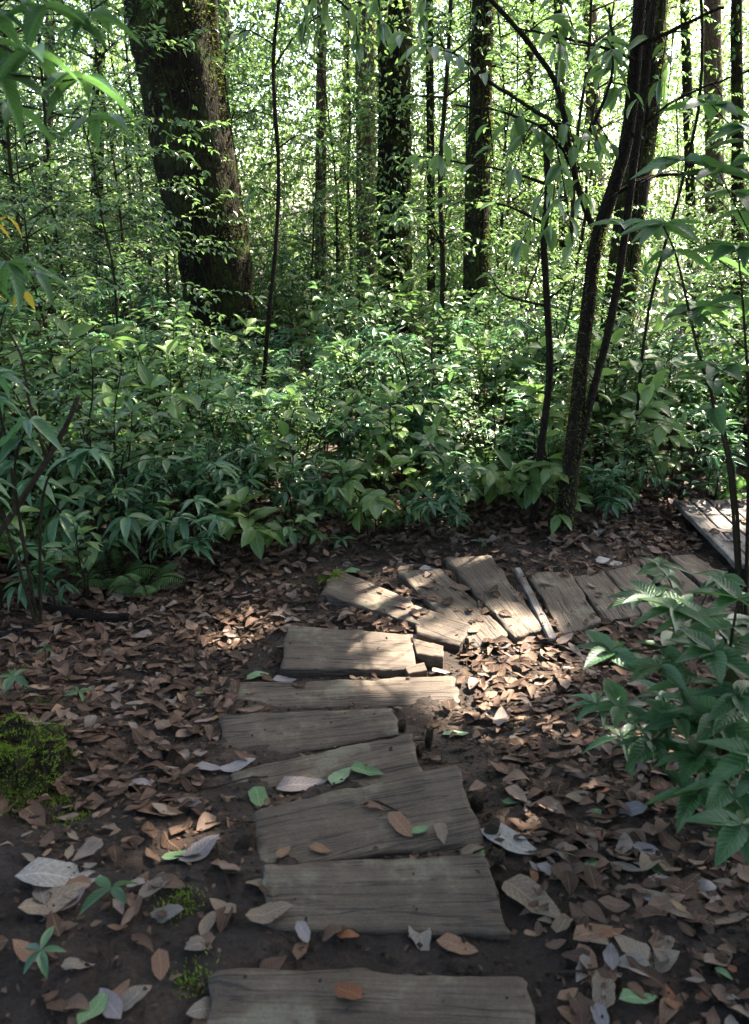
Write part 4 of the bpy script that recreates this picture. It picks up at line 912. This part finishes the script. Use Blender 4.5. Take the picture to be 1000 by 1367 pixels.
near_plant('serrated_shrub', 'dark toothed leaf shrub leaning into the litter right of the top plank', (1.06, 1.45), [[at(1020, 1120, 1.5), at(975, 1050, 1.55)], [at(1030, 1120, 1.45), at(990, 1100, 1.42)], [at(1040, 1080, 1.5), at(1010, 1010, 1.6)]], 'pale', 'near', (.10, .155), (.38, .50), elev=(-.6, .05))
near_plant('trailing_shrub', 'low bluish narrow leaved plant at the foot of the toothed shrub', (.93, 2.2), [[at(850, 960, 2.3), at(795, 940, 2.25)], [at(880, 980, 2.2), at(830, 985, 2.1)], [at(900, 960, 2.3), at(880, 930, 2.35)]], 'long', 'nearlong', (.09, .15), (.22, .3), r=.005, elev=(-.2, .3))
near_plant('serrated_shrub', 'small toothed seedling beside the radial planks', (1.28, 2.9), [[at(900, 800, 2.95), at(880, 755, 2.95)], [at(940, 800, 2.9), at(965, 770, 2.85)], [at(920, 820, 2.9), at(850, 800, 2.8)]], 'pale', 'near', (.09, .14), (.34, .44), r=.005)
near_plant('tall_shrub', 'tall right hand shrub with big smooth pale leaves on bare dark stem', (1.62, 2.95), [[at(975, 640, 3.05), at(950, 530, 3.05), at(962, 490, 3.0)], [at(980, 640, 3.1), at(935, 480, 3.2), at(905, 350, 3.3), at(885, 300, 3.3)], [at(1000, 600, 3.1), at(995, 450, 3.1), at(985, 330, 3.1)]], 'pale', 'near', (.15, .22), (.36, .46), 'stem', .009, elev=(-.3, .1))
near_plant('tall_shrub', 'tall shrub with broad leaves reaching in at the upper right', (2.05, 3.3), [[(2.0, 3.4, .8), at(1010, 330, 3.4), at(960, 230, 3.3)], [(2.0, 3.4, 1.0), at(1020, 260, 3.4), at(1000, 170, 3.3)], [(1.95, 3.4, .9), at(1000, 380, 3.5), at(890, 300, 3.6)], [(1.95, 3.4, .9), at(1020, 300, 3.4), at(910, 215, 3.4)], [(1.95, 3.4, .9), at(1020, 420, 3.4), at(930, 410, 3.3)], [(2.0, 3.4, 1.0), at(1030, 240, 3.4), at(950, 140, 3.5)], [(1.95, 3.4, .8), at(1010, 480, 3.4), at(830, 300, 3.7)]], 'pale', 'near', (.14, .21), (.36, .46), 'stem', .006, elev=(-.3, .2))
near_plant('overhanging_sapling', 'sapling with large drooping pointed leaves reaching in at the upper left', (-1.30, 1.75), [[(-1.2, 1.8, 1.0), at(-60, 120, 1.8), at(40, 70, 1.75)], [(-1.2, 1.8, 1.0), at(-70, 160, 1.8), at(110, 105, 1.8)], [(-1.2, 1.8, 1.0), at(-70, 90, 1.85), at(60, 10, 1.9)], [(-1.2, 1.8, .9), at(-80, 400, 1.9), at(10, 350, 1.95)], [(-1.2, 1.9, 1.0), at(-60, 180, 2.0), at(130, 160, 2.05)], [(-1.2, 1.8, 1.0), at(-60, 60, 1.9), at(120, 20, 2.0)], [(-1.2, 1.8, .9), at(-80, 380, 2.1), at(50, 365, 2.2)]], 'pale', 'nearlong', (.09, .16), (.24, .32), 'stem', .006, elev=(-.6, .1), nwh=(5, 7))
near_plant('yellowing_sapling', 'small leaf sapling with a yellowing leaf at the left edge', (-1.65, 2.6), [[(-1.5, 2.7, .8), at(-30, 330, 2.7), at(10, 290, 2.7)], [(-1.5, 2.7, .6), at(-40, 420, 2.75), at(30, 390, 2.8)]], 'yellow', 'nearlong', (.06, .09), (.3, .4), 'stem', .006, elev=(-1.0, -.2), nwh=(2, 3))
near_plant('glossy_shrub', 'glossy dark shrub with hanging leaves at the left of the clearing', (-1.55, 3.75), [[at(110, 720, 3.8), at(80, 690, 3.8)], [at(150, 730, 3.9), at(170, 690, 3.9)], [at(90, 700, 3.9), at(40, 640, 3.9)], [at(200, 730, 4.0), at(240, 690, 4.0)]], 'long', 'nearlong', (.14, .22), (.26, .34), elev=(-1.3, .0), stem='stem')
near_plant('glossy_shrub', 'leafy shrub beside a forked dead branch at the left edge', (-1.62, 3.35), [[at(20, 640, 3.4), at(40, 560, 3.4)], [at(10, 600, 3.5), at(-10, 500, 3.5)], [at(60, 650, 3.5), at(120, 600, 3.6)], [at(0, 680, 3.3), at(-30, 640, 3.2)]], 'long', 'nearlong', (.13, .2), (.28, .36), elev=(-.7, .1), stem='stem')
for (px, py, lb, h, nw) in [(55, 1300, 'teal green seedling on dark soil near the top plank', .07, (5, 6)), (150, 1225, 'seedling with narrow drooping leaves beside the large white leaf', .09, (4, 5)), (60, 880, 'small green seedling in litter left of the steps', .06, (3, 4)), (20, 930, 'grassy green seedling above the mossy stone', .10, (5, 6)), (105, 945, 'slender green seedling beside the mossy stone', .07, (4, 5)),
                            (455, 740, 'small fern like seedling behind the mossy slab', .10, (5, 6)), (600, 720, 'green seedling at the edge of the litter behind the planks', .12, (5, 7)), (705, 690, 'pale star shaped seedling left of the twin stemmed tree', .22, (7, 9)), (810, 700, 'star shaped seedling right of the twin stemmed tree', .16, (6, 8)), (640, 735, 'tiny seedling behind the straight bare plank', .06, (3, 4))]:
    b = gp(px, py); base = (b[0], b[1]); z = H(*base); root = thing('seedling', lb, 'seedling', (b[0], b[1], z)); lv = LV()
    pts = np.array([[0, 0, -.02], [.004, .003, h * .5], [.01, 0, h]]); link('stem', tube_mesh('stem', [(smooth_path(pts, 6), .0025)], 5), root, M['greenstem'])
    whorl(lv, np.array([.01, 0, h]), int(U(*nw)), h * .7, h * 1.0, (.3, .45), (-.3, .2)); leaf_children(root, lv, 'ell', 'long' if 'teal' in lb or 'star' in lb else 'pale')
# dead wood
fb = pixpath([(-10, 725), (40, 650), (85, 575), (104, 530)], 3.5, 16); fb2 = pixpath([(62, 612), (40, 540), (30, 480), (10, 440)], 3.5, 12)
rd = thing('forked_branch', 'bare forked dead branch rising at the left edge', 'branch', (fb[0][0], fb[0][1], H(fb[0][0], fb[0][1])))
o = np.array(rd.location); fbx = np.vstack([[fb[0][0] - .03, fb[0][1], o[2] - .03], fb]); link('branch', tube_mesh('branch', [(fbx - o, np.linspace(.017, .011, 17))], 8), rd, M['twig']); link('branch', tube_mesh('branch', [(fb2 - o, np.linspace(.009, .004, 12))], 6), rd, M['twig'])
def ground_log(name, label, cat, pix, r0, r1, mat, up=.6):
    p = [gp(x, y) for x, y in pix]
    for q in p: q[2] = H(q[0], q[1]) + r0 * up
    p = smooth_path(p, 20); V, F = trunk_geo(p - p[0], np.linspace(r0, r1, 20), 10, .1, 12); ob = link(name, mesh_np(name, V, F), None, M[mat], p[0]); return tag(ob, label, cat)
ground_log('fallen_branch', 'mossy crooked fallen branch poking from under the glossy shrub', 'branch', [(150, 735), (175, 770), (200, 790), (222, 812)], .018, .012, 'greenstem')
ground_log('rotten_log', 'dark rotten log lying at the left edge of the litter', 'log', [(30, 812), (90, 822), (140, 830), (172, 830)], .035, .022, 'char')
ground_log('fallen_stick', 'short grey stick in the litter left of the mossy slab', 'stick', [(365, 802), (395, 806), (420, 802)], .012, .009, 'twig')
ground_log('fallen_stick', 'thin root like stick at the right end of the slanted plank', 'stick', [(640, 1160), (658, 1130), (700, 1095)], .006, .004, 'twig')
# mossy stone
g = gp(30, 1062); ms = thing('mossy_stone', 'low stone covered in bright green moss at the left edge', 'stone', (g[0] - .06, g[1] + .06, H(g[0], g[1]) - .02))
nu, nv = 28, 14; V, lv = [], LV()
for j in range(nv):
    for i in range(nu):
        th, ph = TAU * i / nu, math.pi * .5 * j / (nv - 1); d = np.array([math.cos(th) * math.cos(ph), math.sin(th) * math.cos(ph), math.sin(ph)])
        r = 1 + .55 * n3(d[0] * 2.2, d[1] * 2.2, d[2] * 2.2 + 4) + .08 * n3(d[0] * 6, d[1] * 6, d[2] * 6); p = np.array([d[0] * .15 * r, d[1] * .21 * r, max(-.03, (d[2] ** .8 if d[2] > 0 else 0) * .165 * r - .02)]); V.append(p)
        if p[2] > .0: 
            for q in range(14): lv.add(p + rng.normal(0, .008, 3) * [1, 1, .1], d + rng.normal(0, .6, 3), rng.normal(0, 1, 3), U(.006, .015), .35)
F = np.array([(j * nu + i, j * nu + (i + 1) % nu, (j + 1) * nu + (i + 1) % nu, (j + 1) * nu + i) for j in range(nv - 1) for i in range(nu)])
link('stone', mesh_np('stone', np.array(V), F), ms, M['bright_moss'] if False else M['bark']); link('moss', lv.mesh('moss', TM['lo']), ms, M['bright_moss'], kind='stuff')
lv = LV()
for cx, cy_, rr, n in [(240, 1205, .05, 260), (15, 930, .07, 300), (440, 776, .07, 1100), (255, 1310, .05, 160), (60, 985, .05, 150), (75, 1065, .05, 350), (30, 1075, .07, 300), (90, 1010, .05, 250), (20, 960, .08, 400), (95, 1090, .06, 200), (60, 940, .06, 200)]:
    g = gp(cx, cy_)
    for k in range(n):
        x, y = g[0] + rng.normal(0, rr * .5), g[1] + rng.normal(0, rr * .5); z, on = surf(x, y); lv.add((x, y, z), rng.normal(0, .6, 3) + UPV, rng.normal(0, 1, 3), U(.006, .016), .35)
tag(link('moss_patches', lv.mesh('moss_patches', TM['lo']), mat=M['bright_moss']), 'little patches of bright moss on soil and timber', 'moss', None, 'stuff')

# ------------------------------------------------------------------ far forest foliage, one mass
rng = np.random.default_rng(71)
def far_mass(name, label, nclump, per, y0, y1, ll, zmax):
    P = []
    for k in range(nclump):
        y = U(y0, y1); x = U(-.66, .66) * (y + 1)
        if y < 20 and .27 < x / y < .43: continue
        g = base_h(x, y); z = g + zmax(y) * U(0, 1) ** 1.15
        P.append(np.array([x, y, z]) + rng.normal(0, 1, (per, 3)) * [.75, .6, .5])
    P = np.vstack(P); m = len(P); D = rng.normal(0, 1, (m, 3)); D[:, 2] -= .3
    ob = link(name, leaf_mesh(name, TM['lo'], P, D, rng.normal(0, .7, (m, 3)) + UPV, rng.uniform(.6, 1.3, m) * ll, rng.uniform(.42, .58, m), rng.uniform(0, 1, m)), None, M['far'])
    tag(ob, label, 'foliage', None, 'stuff')
far_mass('forest_foliage', 'screen of small sunlit leaves between the forest trunks', 330, 170, 11.5, 17, .085, lambda y: 5.2)
far_mass('forest_foliage', 'mass of sunlit foliage in the forest behind the trunks', 500, 190, 16, 27, .14, lambda y: 8.0)
far_mass('forest_foliage', 'far off bright foliage closing the forest background', 520, 160, 27, 46, .24, lambda y: 13)
